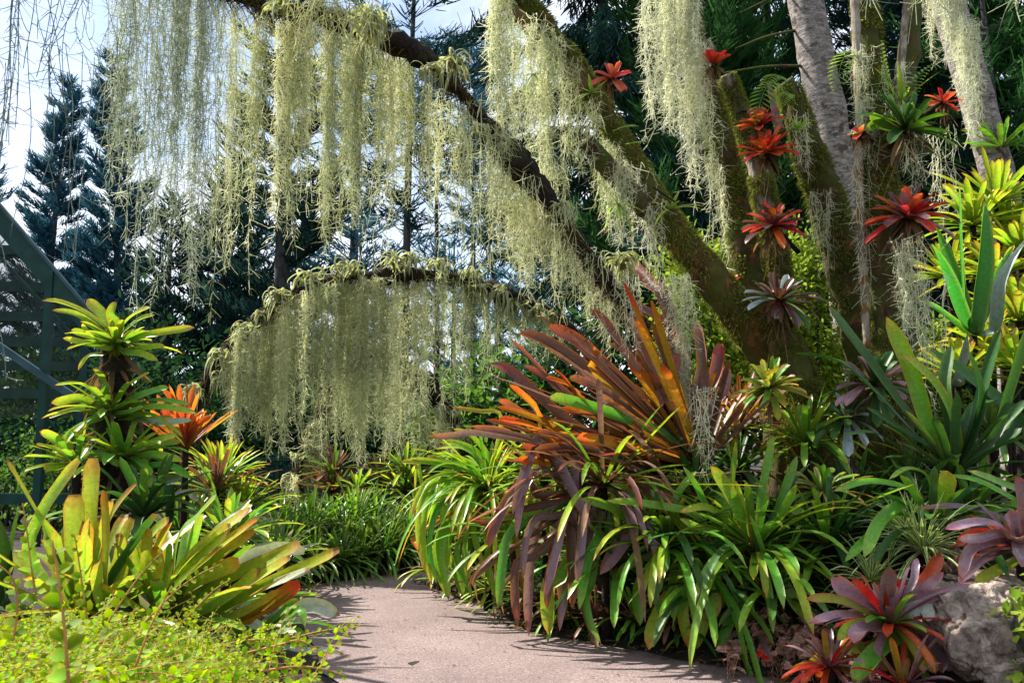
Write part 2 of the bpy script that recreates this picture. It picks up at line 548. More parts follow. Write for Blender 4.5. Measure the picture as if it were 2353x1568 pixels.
# ------------------------------------------------------------------ materials
M = {}
M['yellow'] = leafmat('yellow_green_leaf', [(0, (.07, .16, .02)), (.45, (.23, .38, .03)), (.85, (.36, .45, .045)), (1, (.42, .38, .06))], (.50, .20, .03), .6, .3, .45, (.25, .05, .01), .70)
M['orange_leaf'] = leafmat('orange_tinged_leaf', [(0, (.10, .19, .03)), (.5, (.28, .37, .04)), (1, (.42, .33, .03))], (.5, .14, .02), .8, .32, .45, (.22, .05, .01), .68)
M['lime'] = leafmat('lime_leaf', [(0, (.06, .15, .015)), (.5, (.20, .40, .025)), (.9, (.36, .48, .04)), (1, (.52, .36, .05))], (.55, .22, .04), .6, .3, .45)
M['green'] = leafmat('green_leaf', [(0, (.10, .13, .03)), (.3, (.08, .22, .02)), (.8, (.14, .35, .03)), (1, (.24, .36, .04))], (.30, .28, .05), .4, .26, .38)
M['deep'] = leafmat('shade_darkened_green_leaf', [(0, (.02, .04, .01)), (.5, (.025, .085, .015)), (1, (.045, .13, .02))], (.10, .16, .04), .4, .36, .3)  # dark green leaf, darkened further to stand in for shade under the trunks
M['bronze'] = leafmat('bronze_leaf', [(0, (.07, .045, .025)), (.35, (.105, .062, .042)), (.75, (.125, .062, .05)), (1, (.16, .055, .04))], (.45, .11, .03), .7, .3, .30, (.35, .14, .03), .72, tboost=1.5)
M['rust'] = leafmat('rust_orange_leaf', [(0, (.12, .08, .02)), (.4, (.28, .19, .02)), (.8, (.38, .19, .02)), (1, (.42, .08, .015))], (.5, .10, .015), .85, .3, .42, (.5, .3, .03), .70, tboost=1.5)
M['purple'] = leafmat('purple_leaf', [(0, (.14, .09, .05)), (.4, (.17, .11, .10)), (.8, (.22, .13, .16)), (1, (.25, .10, .09))], (.36, .13, .07), .55, .2, .3, spec=.75)
M['silver'] = leafmat('silvery_leaf', [(0, (.12, .18, .10)), (.5, (.30, .36, .30)), (1, (.38, .40, .30))], (.35, .25, .1), .3, .22, .25, spec=.8)
M['red'] = leafmat('red_leaf', [(0, (.16, .05, .03)), (.35, (.45, .04, .03)), (.8, (.60, .06, .035)), (1, (.5, .05, .04))], (.6, .18, .05), .3, .26, .42, tboost=1.4)
M['redorange'] = leafmat('red_orange_leaf', [(0, (.20, .015, .02)), (.4, (.50, .035, .015)), (.85, (.52, .08, .02)), (1, (.16, .04, .03))], (.5, .05, .02), .5, .22, .35, (.62, .38, .04), .66, tboost=1.3)
M['maroon'] = leafmat('maroon_leaf', [(0, (.20, .02, .02)), (.4, (.10, .03, .03)), (.8, (.09, .05, .05)), (1, (.14, .08, .09))], (.25, .06, .05), .4, .2, .25, spec=.7)
M['lilac'] = leafmat('lilac_leaf', [(0, (.14, .06, .07)), (.4, (.20, .10, .12)), (.8, (.27, .17, .21)), (1, (.34, .10, .10))], (.45, .15, .15), .4, .18, .2, spec=.8)
M['varieg'] = leafmat('striped_yellow_green_leaf', [(0, (.20, .24, .05)), (.5, (.42, .40, .10)), (1, (.5, .28, .08))], (.55, .16, .06), .6, .3, .4, stripe=('mid', (.14, .22, .03)))
M['spider'] = leafmat('white_edged_green_leaf', [(0, (.16, .26, .06)), (1, (.14, .30, .05))], None, 0, .3, .4, stripe=('edge', (.78, .80, .45)))
M['agave'] = leafmat('spiny_bright_leaf', [(0, (.05, .18, .02)), (.5, (.05, .30, .03)), (1, (.08, .34, .05))], (.35, .5, .1), .7, .25, .45)
M['bluegrey'] = leafmat('blue_grey_leaf', [(0, (.10, .18, .14)), (.6, (.28, .36, .36)), (1, (.34, .42, .44))], (.5, .5, .42), .4, .2, .25, spec=.8)
M['tilland'] = leafmat('curly_air_plant_leaf', [(0, (.22, .24, .10)), (.4, (.36, .38, .20)), (1, (.42, .45, .32))], (.45, .42, .2), .4, .5, .4, spec=.25, deadtip=False)
M['flame'] = leafmat('flame_leaf', [(0, (.26, .03, .06)), (.45, (.45, .07, .03)), (.8, (.55, .10, .03)), (1, (.58, .17, .04))], (.6, .2, .04), .4, .3, .45)
M['hedge'] = leafmat('hedge_leaf', [(0, (.04, .07, .015)), (.5, (.07, .15, .03)), (1, (.14, .24, .04))], (.25, .22, .05), .4, .22, .35)
M['dry'] = leafmat('dry_leaf', [(0, (.10, .06, .03)), (1, (.24, .15, .08))], None, 0, .8, .3, deadtip=False)
M['fern'] = leafmat('fern_leaf', [(0, (.14, .26, .03)), (1, (.26, .38, .04))], None, 0, .45, .5, deadtip=False)
M['moss'] = fuzzmat('pale_hanging_moss', (.32, .36, .17), (.86, .86, .58), .45)
M['moss_near'] = fuzzmat('grey_green_hanging_moss', (.20, .26, .18), (.66, .69, .50), .42)
M['moss_grey'] = fuzzmat('silver_hanging_moss', (.44, .47, .31), (.92, .92, .71), .45)
M['moss_dark'] = fuzzmat('shaded_hanging_moss', (.10, .15, .16), (.30, .36, .32), .3)  # dark bluish copy of the moss: backlit silhouette tone put into the colour
M['pine'] = fuzzmat('dark_conifer_needles', (.012, .035, .036), (.03, .075, .06), .25)
M['pine_far'] = fuzzmat('blue_green_conifer_needles', (.02, .075, .12), (.05, .15, .20), .3)  # blue-green needles with distance haze mixed into the colour
M['pine_green'] = fuzzmat('green_conifer_needles', (.02, .075, .025), (.07, .19, .05), .35)
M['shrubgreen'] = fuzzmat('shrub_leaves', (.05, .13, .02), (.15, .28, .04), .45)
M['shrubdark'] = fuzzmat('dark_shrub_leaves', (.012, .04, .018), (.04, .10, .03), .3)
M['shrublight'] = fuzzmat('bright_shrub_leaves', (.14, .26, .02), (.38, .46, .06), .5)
M['gold'] = leafmat('small_golden_leaf', [(0, (.11, .25, .015)), (.6, (.22, .36, .02)), (1, (.33, .40, .04))], (.42, .34, .12), .35, .55, .45, jit=.8, tboost=1.25, spec=.25, sat=1.12, deadtip=False)
M['twig'] = plainmat('reddish_twig', (.42, .20, .06), .7)
M['fitt'] = leafmat('pink_veined_leaf', [(0, (.42, .16, .12)), (.5, (.48, .22, .17)), (1, (.50, .20, .13))], (.56, .44, .36), .6, .5, .3, (.62, .52, .44), .56, deadtip=False)
M['petal'] = plainmat('red_petal', (.75, .03, .02), .4)
M['felt'] = fuzzmat('olive_moss_felt', (.08, .10, .015), (.30, .30, .07), .4)
M['coirfuzz'] = fuzzmat('brown_root_fibres', (.02, .013, .008), (.14, .095, .05), .2)
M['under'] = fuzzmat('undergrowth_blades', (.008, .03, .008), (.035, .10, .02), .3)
M['bark'] = barkmat('mossy_bark', (.022, .015, .009), (.11, .068, .035), (.06, .07, .012), .46, 14, (.22, .09, .03), 1.0, .3)
M['barkgold'] = barkmat('golden_brown_bark', (.03, .018, .008), (.15, .085, .028), (.07, .075, .012), .45, 14, (.24, .10, .03), 1.0, .3)
M['barkgrey'] = barkmat('grey_flaky_bark', (.05, .042, .038), (.36, .32, .30), (.20, .18, .15), .58, 9, (.09, .07, .06), 1.0, 2.6)
M['deadwood'] = barkmat('weathered_grey_wood', (.12, .09, .07), (.42, .37, .30), (.10, .09, .03), .60, 10, (.20, .10, .04), .8, .2)
M['barkdark'] = barkmat('dark_trunk_bark', (.02, .022, .025), (.07, .065, .06), None, .5, 8)
M['coir'] = barkmat('dark_fibre_wrap', (.006, .005, .004), (.028, .019, .013), (.035, .04, .01), .60, 14, None, 1.0, 1)
M['steel'] = plainmat('dark_green_paint', (.010, .045, .034), .4, .0, 6, .3)
M['steeledge'] = plainmat('blue_grey_painted_edge', (.035, .075, .085), .4, 0, 6, .3)
M['slat'] = plainmat('dark_slat_paint', (.015, .04, .03), .6, 0, 5, .35)
M['net'] = plainmat('brown_shade_net', (.05, .06, .035), .9, 0, 30, .5, .45)
M['fence'] = plainmat('teal_fence_mesh', (.012, .05, .045), .7, 0, 20, .4, .35)
M['black'] = plainmat('black_strap', (.01, .01, .01), .5)

# soil, path, rock
def soilmat():
    m, nt = newmat('soil')
    tc = nd(nt, 'ShaderNodeTexCoord')
    n1 = noise(nt, 6, 6, tc.outputs['Object'], .7); n2 = noise(nt, 45, 4, tc.outputs['Object'], .7)
    c = ramp(nt, n1.outputs[0], [(.35, (.010, .007, .005)), (.55, (.028, .019, .012)), (.72, (.03, .034, .008))])
    c = mixc(nt, .7, c, mixc(nt, 1, c, ramp(nt, n2.outputs[0], [(.3, (.3, .3, .3)), (.7, (2, 1.9, 1.7))]), 'MULTIPLY'))
    p = nd(nt, 'ShaderNodeBsdfPrincipled'); nt.links.new(c, p.inputs['Base Color']); p.inputs['Roughness'].default_value = 1
    b = nd(nt, 'ShaderNodeBump'); b.inputs['Strength'].default_value = .8; b.inputs['Distance'].default_value = .03
    nt.links.new(n2.outputs[0], b.inputs['Height']); nt.links.new(b.outputs[0], p.inputs['Normal'])
    o = nd(nt, 'ShaderNodeOutputMaterial'); nt.links.new(p.outputs[0], o.inputs[0])
    return m


def pathmat():
    m, nt = newmat('exposed_aggregate_path')
    tc = nd(nt, 'ShaderNodeTexCoord')
    v = nd(nt, 'ShaderNodeTexVoronoi'); v.inputs['Scale'].default_value = 130; nt.links.new(tc.outputs['Object'], v.inputs['Vector'])
    n1 = noise(nt, 1.1, 5, tc.outputs['Object'], .6); n2 = noise(nt, 75, 4, tc.outputs['Object'], .75)
    c = ramp(nt, n1.outputs[0], [(.3, (.16, .122, .12)), (.7, (.245, .195, .19))])
    g = ramp(nt, n2.outputs[0], [(.3, (.45, .40, .38)), (.5, (1, .97, .95)), (.72, (1.5, 1.5, 1.5))])
    c = mixc(nt, 1, c, g, 'MULTIPLY')
    sepv = nd(nt, 'ShaderNodeSeparateColor'); nt.links.new(v.outputs['Color'], sepv.inputs[0])
    c = mixc(nt, .6, c, mixc(nt, 1, c, ramp(nt, sepv.outputs[0], [(0, (.45, .42, .42)), (.5, (1, .95, .92)), (1, (1.55, 1.5, 1.45))]), 'MULTIPLY'))
    p = nd(nt, 'ShaderNodeBsdfPrincipled'); nt.links.new(c, p.inputs['Base Color']); p.inputs['Roughness'].default_value = .85
    p.inputs['Specular IOR Level'].default_value = .25
    b = nd(nt, 'ShaderNodeBump'); b.inputs['Strength'].default_value = .5; b.inputs['Distance'].default_value = .006
    nt.links.new(math_(nt, 'ADD', n2.outputs[0], v.outputs['Distance']), b.inputs['Height']); nt.links.new(b.outputs[0], p.inputs['Normal'])
    o = nd(nt, 'ShaderNodeOutputMaterial'); nt.links.new(p.outputs[0], o.inputs[0])
    return m


M['soil'] = soilmat(); M['path'] = pathmat()
M['rock'] = barkmat('pitted_sandstone', (.15, .115, .095), (.42, .34, .28), (.12, .12, .06), .62, 11, None, 1.0, 1)

# ------------------------------------------------------------------ ground and path
PL = np.array([(-1.2, -6), (-.9, -2), (-.75, 2), (-.8, 4), (-.985, 5), (-1.32, 5.92), (-1.72, 7.1), (-2.02, 7.7), (-2.12, 8.25), (-1.75, 8.7), (-1.06, 9.25), (-.1, 10.0), (1.3, 10.8), (3.2, 11.6), (6, 12.4)])
PR = np.array([(2.4, -6), (2.2, -2), (2.1, 2), (1.9, 4), (1.72, 5), (1.04, 5.78), (.24, 6.40), (-.06, 7.0), (-.22, 7.45), (-.52, 7.92), (-.74, 8.28), (-.74, 8.6), (-.2, 8.95), (1.0, 9.5), (3.4, 10.1), (6, 10.8)])
PL = spline(np.c_[PL, np.zeros(len(PL))], 90)[:, :2]
PR = spline(np.c_[PR, np.zeros(len(PR))], 90)[:, :2]
CORE = np.concatenate([PL * (1 - f) + PR * f for f in np.linspace(0, 1, 13)])


def h(x, y):
    """ground height: flat along the path, banks on both sides"""
    x = np.atleast_1d(np.asarray(x, float)); y = np.atleast_1d(np.asarray(y, float))
    out = np.zeros(len(x))
    for a in range(0, len(x), 2000):
        xs, ys = x[a:a + 2000], y[a:a + 2000]
        d = np.sqrt(np.min((xs[:, None] - CORE[None, :, 0]) ** 2 + (ys[:, None] - CORE[None, :, 1]) ** 2, axis=1))
        s = np.clip((d - .08) / .95, 0, 1); s = s * s * (3 - 2 * s)
        xc = np.interp(ys, PR[:50, 1], PR[:50, 0])
        right = (xs > xc) & (ys < 10.3)
        amp = np.where(right, .18 + .62 * np.clip((ys - 4.95) / .75, 0, 1), np.where(ys < 8.5, .35, .22))
        e = np.clip((d - .1) / .12, 0, 1)
        out[a:a + 2000] = s * amp + e * .05
    return out


def hz(x, y):
    return float(h(x, y)[0])


def onground(px, py, d):
    """photo column px at distance d, on the ground"""
    p = W(px, py, d); p[2] = hz(p[0], p[1]); return p


gx = np.unique(np.concatenate([np.linspace(-9, 9, 130), np.linspace(-400, -9, 24), np.linspace(9, 400, 24)]))
gy = np.unique(np.concatenate([np.linspace(-4, 16, 140), np.linspace(-100, -4, 10), np.linspace(16, 600, 26)]))
X, Y = np.meshgrid(gx, gy)
Z = h(X.ravel(), Y.ravel())
Pn = np.c_[X.ravel(), Y.ravel(), Z]
near = np.clip((Z - .0) / .06, 0, 1)
Pn[:, 2] += (vnoise(np.c_[Pn[:, 0] * 3, Pn[:, 1] * 3, Pn[:, 0] * 0], 3) - .5) * .10 * near - .004
nx = len(gx)
i = (np.arange(len(gy) - 1)[:, None] * nx + np.arange(nx - 1)[None]).ravel()
g = G(); g.add(Pn, np.stack([i, i + 1, i + nx + 1, i + nx], 1))
tag(g.build('ground', M['soil']), 'dark leaf-strewn soil under the plants', None, None, 'structure')

g = G()
k = 12
rows = np.stack([PL * (1 - f) + PR * f for f in np.linspace(0, 1, k)], 1)
# gently uneven edge
rows[:, 0] += .03 * np.sin(np.arange(90)[:, None] * np.array([[1.7, 2.3]]))
rows[:, -1] += .03 * np.sin(np.arange(90)[:, None] * np.array([[1.3, 2.9]]))
V = np.c_[rows.reshape(-1, 2), np.full(90 * k, .012)]
i = (np.arange(89)[:, None] * k + np.arange(k - 1)[None]).ravel()
g.add(V, np.stack([i, i + 1, i + k + 1, i + k], 1))
tag(g.build('path', M['path']), 'pinkish exposed-aggregate garden path curving away', None, None, 'structure')
# ------------------------------------------------------------------ background trees
def conifer(label, px, d, H, R, mat, tr=.18, z0=.08, dens=1.0, lean=(0, 0), style='norfolk', nl=.35, nw=.055, spacing=.42, per=6, group=None, bark='barkdark', pw=.8, name='conifer'):
    b = W(px, 1000, d); b[2] = hz(b[0], b[1]) - .05
    root = empty(name, b, label, 'tree', group)
    top = b + np.array([lean[0], lean[1], H])
    bow = np.array([lean[0] * .25, 0, 0])
    g = G(); tube(g, [b, b * .5 + top * .5 - bow, top], [tr, tr * .65, tr * .12], 9, 14, .08)
    g.build('trunk', M[bark], b, root)
    g = G()
    nz = max(4, int(H * (1 - z0) / spacing))
    zf = np.repeat(np.linspace(z0, .985, nz), per) + rng.normal(size=nz * per) * .006
    n = len(zf)
    az = rng.random(n) * 6.283
    u = np.clip((zf - z0) / (1 - z0), 0, 1)
    prof = (1 - u) ** pw
    if style == 'open': prof = np.clip(np.sin(np.clip(u, .03, 1) * 3.0) ** .7, .15, 1)
    Lb = R * prof * (.7 + .45 * rng.random(n)) + .15
    o = b + (top - b) * zf[:, None] - bow * (np.sin(zf * math.pi))[:, None]
    hd = np.c_[np.cos(az), np.sin(az), np.zeros(n)]
    if style == 'norfolk': slope, curve = -.05 + .3 * u, .38
    elif style == 'droop': slope, curve = .25 + .3 * u, -.35
    else: slope, curve = .15 + .5 * u, .1
    slope = slope + rng.normal(size=n) * .08
    # woody branches
    ribbons(g, o, nrm(hd + np.c_[np.zeros((n, 2)), slope]), Lb, np.tile([0, 0, curve], (n, 1)) * .8, np.maximum(.02, tr * .22 * prof), 1, 4, False, .7)
    cnt = np.maximum(4, (Lb * 44 * dens).astype(int))
    idx = np.repeat(np.arange(n), cnt); N = len(idx)
    s = rng.random(N) ** .7
    s = .12 + .88 * s
    Sx = o[idx] + hd[idx] * (Lb[idx] * s)[:, None]
    Sx[:, 2] += Lb[idx] * (slope[idx] * s + curve * s * s)
    sd = np.c_[-hd[idx, 1], hd[idx, 0], np.zeros(N)] * (rng.choice([-1, 1], N) * (.4 + .6 * rng.random(N)))[:, None]
    up = {'norfolk': .55, 'droop': -.75, 'open': .35}[style]
    D = nrm(hd[idx] * (.55 + .4 * rng.random(N))[:, None] + sd + np.c_[np.zeros((N, 2)), up + rng.normal(size=N) * .25])
    Sx += rng.normal(size=(N, 3)) * .05
    ln = nl * .85 * (.6 + .7 * rng.random(N)) * np.where(s > .8, .8, 1)
    ribbons(g, Sx, D, ln, np.tile([0, 0, .25 if style != 'droop' else -.4], (N, 1)) + rng.normal(size=(N, 3)) * .1, nw * .62 * (.7 + .6 * rng.random(N)), 0, 2, False, .55)
    g.build('crown', [M[mat], M[bark]], b, root)
    return root


def leafy(label, px, d, z, rx, ry, rz_, n, size, mat, cat='shrub', name='shrub', clumps=40, stem=True, group=None, basez=None, droop=.2):
    """bush or broad-leaved crown: ovate leaves gathered in clumps inside an ellipsoid whose middle is z metres up"""
    b = W(px, 1000, d); b[2] = hz(b[0], b[1]) - .03
    c = np.array([b[0], b[1], z])
    root = empty(name, b, label, cat, group)
    q = nrm(rng.normal(size=(clumps, 3))) * (rng.random(clumps) ** .4)[:, None]
    cc = c + q * np.array([rx, ry, rz_])
    cc[:, 2] = np.maximum(cc[:, 2], b[2] + .1)
    if stem:
        g = G()
        for k in range(min(12, clumps)):
            tube(g, [b + rng.normal(size=3) * [.08, .08, 0], .5 * (b + cc[k]) + rng.normal(size=3) * .08, cc[k]], [.035, .02, .008], 5, 8, 0)
        g.build('stem', M['barkdark'], b, root)
    g = G()
    idx = rng.integers(clumps, size=n)
    rad = .32 * min(rx, rz_) * (.6 + .8 * rng.random(clumps))
    P = cc[idx] + rng.normal(size=(n, 3)) * (rad[idx] * .6)[:, None]
    P[:, 2] = np.maximum(P[:, 2], b[2] + .02)
    out = nrm(P - c + rng.normal(size=(n, 3)) * .35)
    D = nrm(out + np.c_[np.zeros((n, 2)), -droop + rng.normal(size=n) * .35] + rng.normal(size=(n, 3)) * .45)
    ovals(g, P, D, nrm(np.array([0, 0, 1]) + rng.normal(size=(n, 3)) * .5), size * (.6 + .8 * rng.random(n)), size * .5 * (.7 + .6 * rng.random(n)))
    g.build('foliage', M[mat], b, root)
    return root


conifer('tall narrow conifer with pointed top, leftmost against the pale sky', 85, 26, 12.4, 1.6, 'pine_far', .15, .05, 2.4, (.35, 0), 'norfolk', .32, .07, .36, pw=.75)
conifer('tall narrow conifer with feathery layered branches, beside the leftmost pointed one', 262, 23, 11.8, 1.65, 'pine_far', .15, .05, 2.4, (-.6, 0), 'norfolk', .32, .07, .36, pw=.75)
conifer('dark conifer cut off by the photo edge beyond the shade house', -90, 25, 10.5, 1.9, 'pine_far', .2, .05, .9, (0, 0), 'norfolk', .42, .07, .45)
conifer('dense dark conifer standing behind the left end of the moss curtain', 490, 21, 8.0, 2.2, 'pine', .2, .03, 1.25, (.3, 0), 'norfolk', .4, .075, .36)
conifer('thick trunked dark conifer behind the middle of the near moss curtain', 640, 19, 13.5, 2.1, 'pine', .24, .08, 1.2, (-.2, 0), 'norfolk', .38, .075, .38)
conifer('dark conifer whose lower boughs show between the two moss arches', 800, 24, 13, 2.6, 'pine_far', .2, .05, .8, (.2, 0), 'open', .42, .065, .5, 5)
conifer('slim bare-trunked conifer with sparse thin boughs, behind the near arch bend', 1002, 20, 10.5, 1.9, 'pine_far', .09, .12, .55, (-.1, 0), 'open', .36, .05, .6, 4)
conifer('slim leaning conifer with thin sloping trunk, behind the far arch right side', 1160, 21, 9.5, 2.2, 'pine_far', .08, .12, .5, (-1.0, 0), 'open', .36, .05, .62, 4)
conifer('conifer with dark spreading boughs against blue sky at top centre', 925, 17, 14.5, 2.6, 'pine', .10, .38, .95, (.2, 0), 'open', .36, .06, .5, 5)
conifer('small rounded blue-green tree top beside the patch of blue sky', 1085, 30, 15.2, 2.1, 'pine_far', .14, .55, 1.0, (0, 0), 'open', .5, .08, .5, 6)
conifer('hazy conifer low behind the far arch, right of centre', 1290, 24, 8.4, 2.8, 'pine_far', .16, .05, .8, (0, 0), 'open', .42, .07, .5, 5)
conifer('large dark conifer behind the diagonal mossy trunk', 1390, 15, 12.5, 2.5, 'pine', .22, .3, 1.5, (.1, 0), 'droop', .34, .055, .33, 7)
conifer('dense green-tipped conifer behind the moss-draped upright trunk', 1600, 14.5, 12, 2.5, 'pine_green', .24, .24, 1.7, (.2, 0), 'norfolk', .34, .055, .32, 7)
conifer('dark conifer behind the pale flaky trunk', 1800, 15.5, 12.5, 2.4, 'pine_green', .22, .2, 1.5, (-.1, 0), 'norfolk', .34, .06, .33, 7)
conifer('dense deep green conifer behind the forked mossy trunk', 2020, 14, 12, 2.4, 'pine', .22, .2, 1.6, (.1, 0), 'norfolk', .34, .055, .33, 7)
conifer('dark conifer near the right photo edge behind the moss-topped grey trunk', 2250, 14.5, 12, 2.5, 'pine_green', .22, .15, 1.6, (0, 0), 'droop', .34, .055, .33, 7)
conifer('deep shaded conifer cut by the right edge', 2450, 13.5, 11, 2.4, 'pine_green', .2, .15, 1.4, (0, 0), 'norfolk', .34, .055, .35, 7)
conifer('gap-filling shaded conifer between the two pale background trunks', 2120, 18, 11, 2.8, 'pine', .2, .1, 1.3, (0, 0), 'norfolk', .36, .07, .36, 6)
conifer('shaded conifer half hidden behind the mossy trunks, left of the pale flaky one', 1700, 19, 11, 2.9, 'pine', .2, .1, 1.3, (0, 0), 'norfolk', .36, .07, .36, 6)

far_row = [(560, 36, 13), (700, 33, 9), (820, 38, 12), (905, 34, 8.5), (1040, 36, 10), (1120, 33, 8), (1220, 38, 11.5)]
for i, (px, d, H) in enumerate(far_row):
    conifer(f'hazy blue-green conifer far behind the arches, {ORD[i]} from the left of the far row', px, d, H, 2.6, 'pine_far', .16, .03, .55, (0, 0), 'norfolk', .5, .12, .6, 5, 'far row of conifers')

conifer('short dark conifer filling the gap right of the two pointed ones', 365, 20, 6.8, 2.0, 'pine', .16, .03, 1.2, (.1, 0), 'norfolk', .36, .07, .36)
conifer('wide hazy conifer low behind the two pointed ones', 185, 30, 7.2, 2.4, 'pine_far', .17, .03, 1.2, (0, 0), 'norfolk', .42, .08, .42)

# dark shrubbery closing the view below the trees
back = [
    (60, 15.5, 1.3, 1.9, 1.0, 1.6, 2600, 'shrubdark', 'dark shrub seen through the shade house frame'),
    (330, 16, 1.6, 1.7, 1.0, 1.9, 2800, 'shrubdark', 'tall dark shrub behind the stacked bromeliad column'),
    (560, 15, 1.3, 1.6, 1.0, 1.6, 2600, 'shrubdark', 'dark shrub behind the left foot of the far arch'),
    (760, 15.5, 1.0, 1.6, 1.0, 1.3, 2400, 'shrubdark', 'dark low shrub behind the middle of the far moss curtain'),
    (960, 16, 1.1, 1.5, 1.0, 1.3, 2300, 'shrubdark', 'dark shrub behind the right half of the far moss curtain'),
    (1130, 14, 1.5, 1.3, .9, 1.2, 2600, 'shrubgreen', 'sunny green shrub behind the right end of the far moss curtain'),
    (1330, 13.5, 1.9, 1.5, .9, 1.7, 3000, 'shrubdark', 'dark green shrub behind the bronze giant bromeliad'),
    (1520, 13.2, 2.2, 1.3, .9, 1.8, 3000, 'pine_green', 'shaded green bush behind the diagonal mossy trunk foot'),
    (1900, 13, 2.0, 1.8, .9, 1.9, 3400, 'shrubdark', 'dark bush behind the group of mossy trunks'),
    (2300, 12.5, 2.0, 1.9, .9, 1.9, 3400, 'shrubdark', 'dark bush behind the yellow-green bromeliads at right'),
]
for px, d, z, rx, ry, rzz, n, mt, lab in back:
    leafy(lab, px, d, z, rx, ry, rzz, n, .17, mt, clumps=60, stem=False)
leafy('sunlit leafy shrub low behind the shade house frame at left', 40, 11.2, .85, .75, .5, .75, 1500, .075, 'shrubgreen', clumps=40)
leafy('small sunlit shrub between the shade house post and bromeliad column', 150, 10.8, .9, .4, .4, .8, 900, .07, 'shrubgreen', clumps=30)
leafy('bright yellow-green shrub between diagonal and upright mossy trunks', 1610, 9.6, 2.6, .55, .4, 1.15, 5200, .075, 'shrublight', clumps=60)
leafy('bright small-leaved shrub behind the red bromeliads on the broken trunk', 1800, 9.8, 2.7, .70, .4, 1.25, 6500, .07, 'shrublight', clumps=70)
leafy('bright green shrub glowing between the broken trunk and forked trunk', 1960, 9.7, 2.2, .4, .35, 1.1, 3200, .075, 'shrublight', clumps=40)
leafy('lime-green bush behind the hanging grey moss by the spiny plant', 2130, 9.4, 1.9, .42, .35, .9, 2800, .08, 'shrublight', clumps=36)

# big pale trunks behind the mossy group
def plain_trunk(label, pts, d, wpx, mat, name='bare_tree', seg=16, rough=.06, lean=0, ground=True, nf=3.0):
    P = [W(x, y, d + lean * i / (len(pts) - 1)) for i, (x, y) in enumerate(pts)]
    b = P[0].copy(); b[2] = hz(b[0], b[1]) - .1
    if ground: P = [b] + P
    rr = [q * d / F / 2 for q in wpx]
    if ground: rr = [rr[0] * 1.1] + rr
    root = empty(name, b, label, 'tree')
    g = G(); tube(g, P, rr, seg, 46, rough, nf=nf, seed=int(rng.integers(1000)))
    g.build('trunk', M[mat], b, root)
    return root


pt1 = plain_trunk('pale flaky-barked thick trunk leaning behind the broken mossy stump', [(1945, 520), (1925, 400), (1895, 240), (1850, 0), (1825, -140)], 11, [88, 88, 86, 84, 80], 'barkgrey', nf=5, rough=.07)
pt2 = plain_trunk('light grey straight trunk with moss wrapped round its top, at right', [(2310, 520), (2290, 400), (2235, 200), (2180, 20), (2140, -120)], 9.6, [76, 76, 76, 76, 74], 'barkgrey', nf=5, rough=.05)
g = G()
for a, b2, r in (((1830, 70), (1690, 112), 4), ((1850, 152), (1668, 167), 4), ((1835, -20), (1700, 30), 3)):
    tube(g, [W(*a, 11), W((a[0] + b2[0]) / 2, (a[1] + b2[1]) / 2 - 6, 10.9), W(*b2, 10.8)], [r * 11 / F, r * .8 * 11 / F, r * .5 * 11 / F], 7, 10, .1)
g.build('branch', M['bark'], pt1.location, pt1)
conifer('slim grey-stemmed conifer at the top right corner', 2352, 12, 9.5, 1.3, 'pine_green', .1, .35, 1.0, (-.3, 0), 'open', .3, .05, .4, 5)

# ------------------------------------------------------------------ shade house
D0 = 9.4
bs = onground(95, 1000, D0)
sh = empty('shade_house', bs, 'dark green framed shade house with slats and netting at left', 'shade house')
def pxl(q): return q * D0 / F
for xx, dd_, w_ in ((95, 0, 17), (182, 1.6, 15), (-120, 0, 17)):
    g = G(); p = W(xx, 1000, D0 + dd_); z1 = W(xx, {95: 618, 182: 735, -120: 380}[xx], D0 + dd_)[2]
    z0_ = hz(p[0], p[1]) - .1
    box(g, (p[0], p[1], (z0_ + z1) / 2), (pxl(w_), pxl(w_), z1 - z0_)); g.build('post', M['steel'], bs, sh)
for dd_ in (0,):
    o_ = np.array([0, dd_, 0])
    g = G(); beam(g, W(-140, 340, D0) + o_, W(225, 765, D0) + o_, .05, pxl(44)); r_ = g.build('rafter', M['steel'], bs, sh)
    g = G(); beam(g, W(-126, 322, D0) + o_ + [.0, -.02, 0], W(238, 748, D0) + o_ + [.0, -.02, 0], .06, pxl(6)); g.build('gutter_edge', M['steeledge'], bs, r_)
g = G(); beam(g, W(-60, 755, D0 - .04), W(175, 915, D0 - .04), .05, pxl(16)); g.build('brace', M['steeledge'], bs, sh)
g = G(); beam(g, W(-30, 560, D0 + 1.5), W(210, 815, D0 + 1.5), .03, pxl(7)); g.build('brace', M['slat'], bs, sh)
for yy in (520, 575, 660, 728, 787, 842, 905):
    x1 = min(185, (yy - 500) / 425 * 365 + 5)
    g = G(); beam(g, W(-180, yy - 4, D0 + 1.62), W(max(30, x1), yy, D0 + 1.62), .03, pxl(26)); g.build('slat', M['slat'], bs, sh)
g = G()
pv = [W(-180, 350, D0 + 1.75), W(10, 545, D0 + 1.75), W(200, 760, D0 + 1.75), W(195, 960, D0 + 1.75), W(-180, 960, D0 + 1.75)]
g.add(pv, [(0, 1, 3, 4)], [(1, 2, 3)]); g.build('shade_net', M['net'], bs, sh)
g = G(); beam(g, W(-120, 1145, D0), W(170, 1145, D0), .04, pxl(24)); g.build('rail', M['steel'], bs, sh)

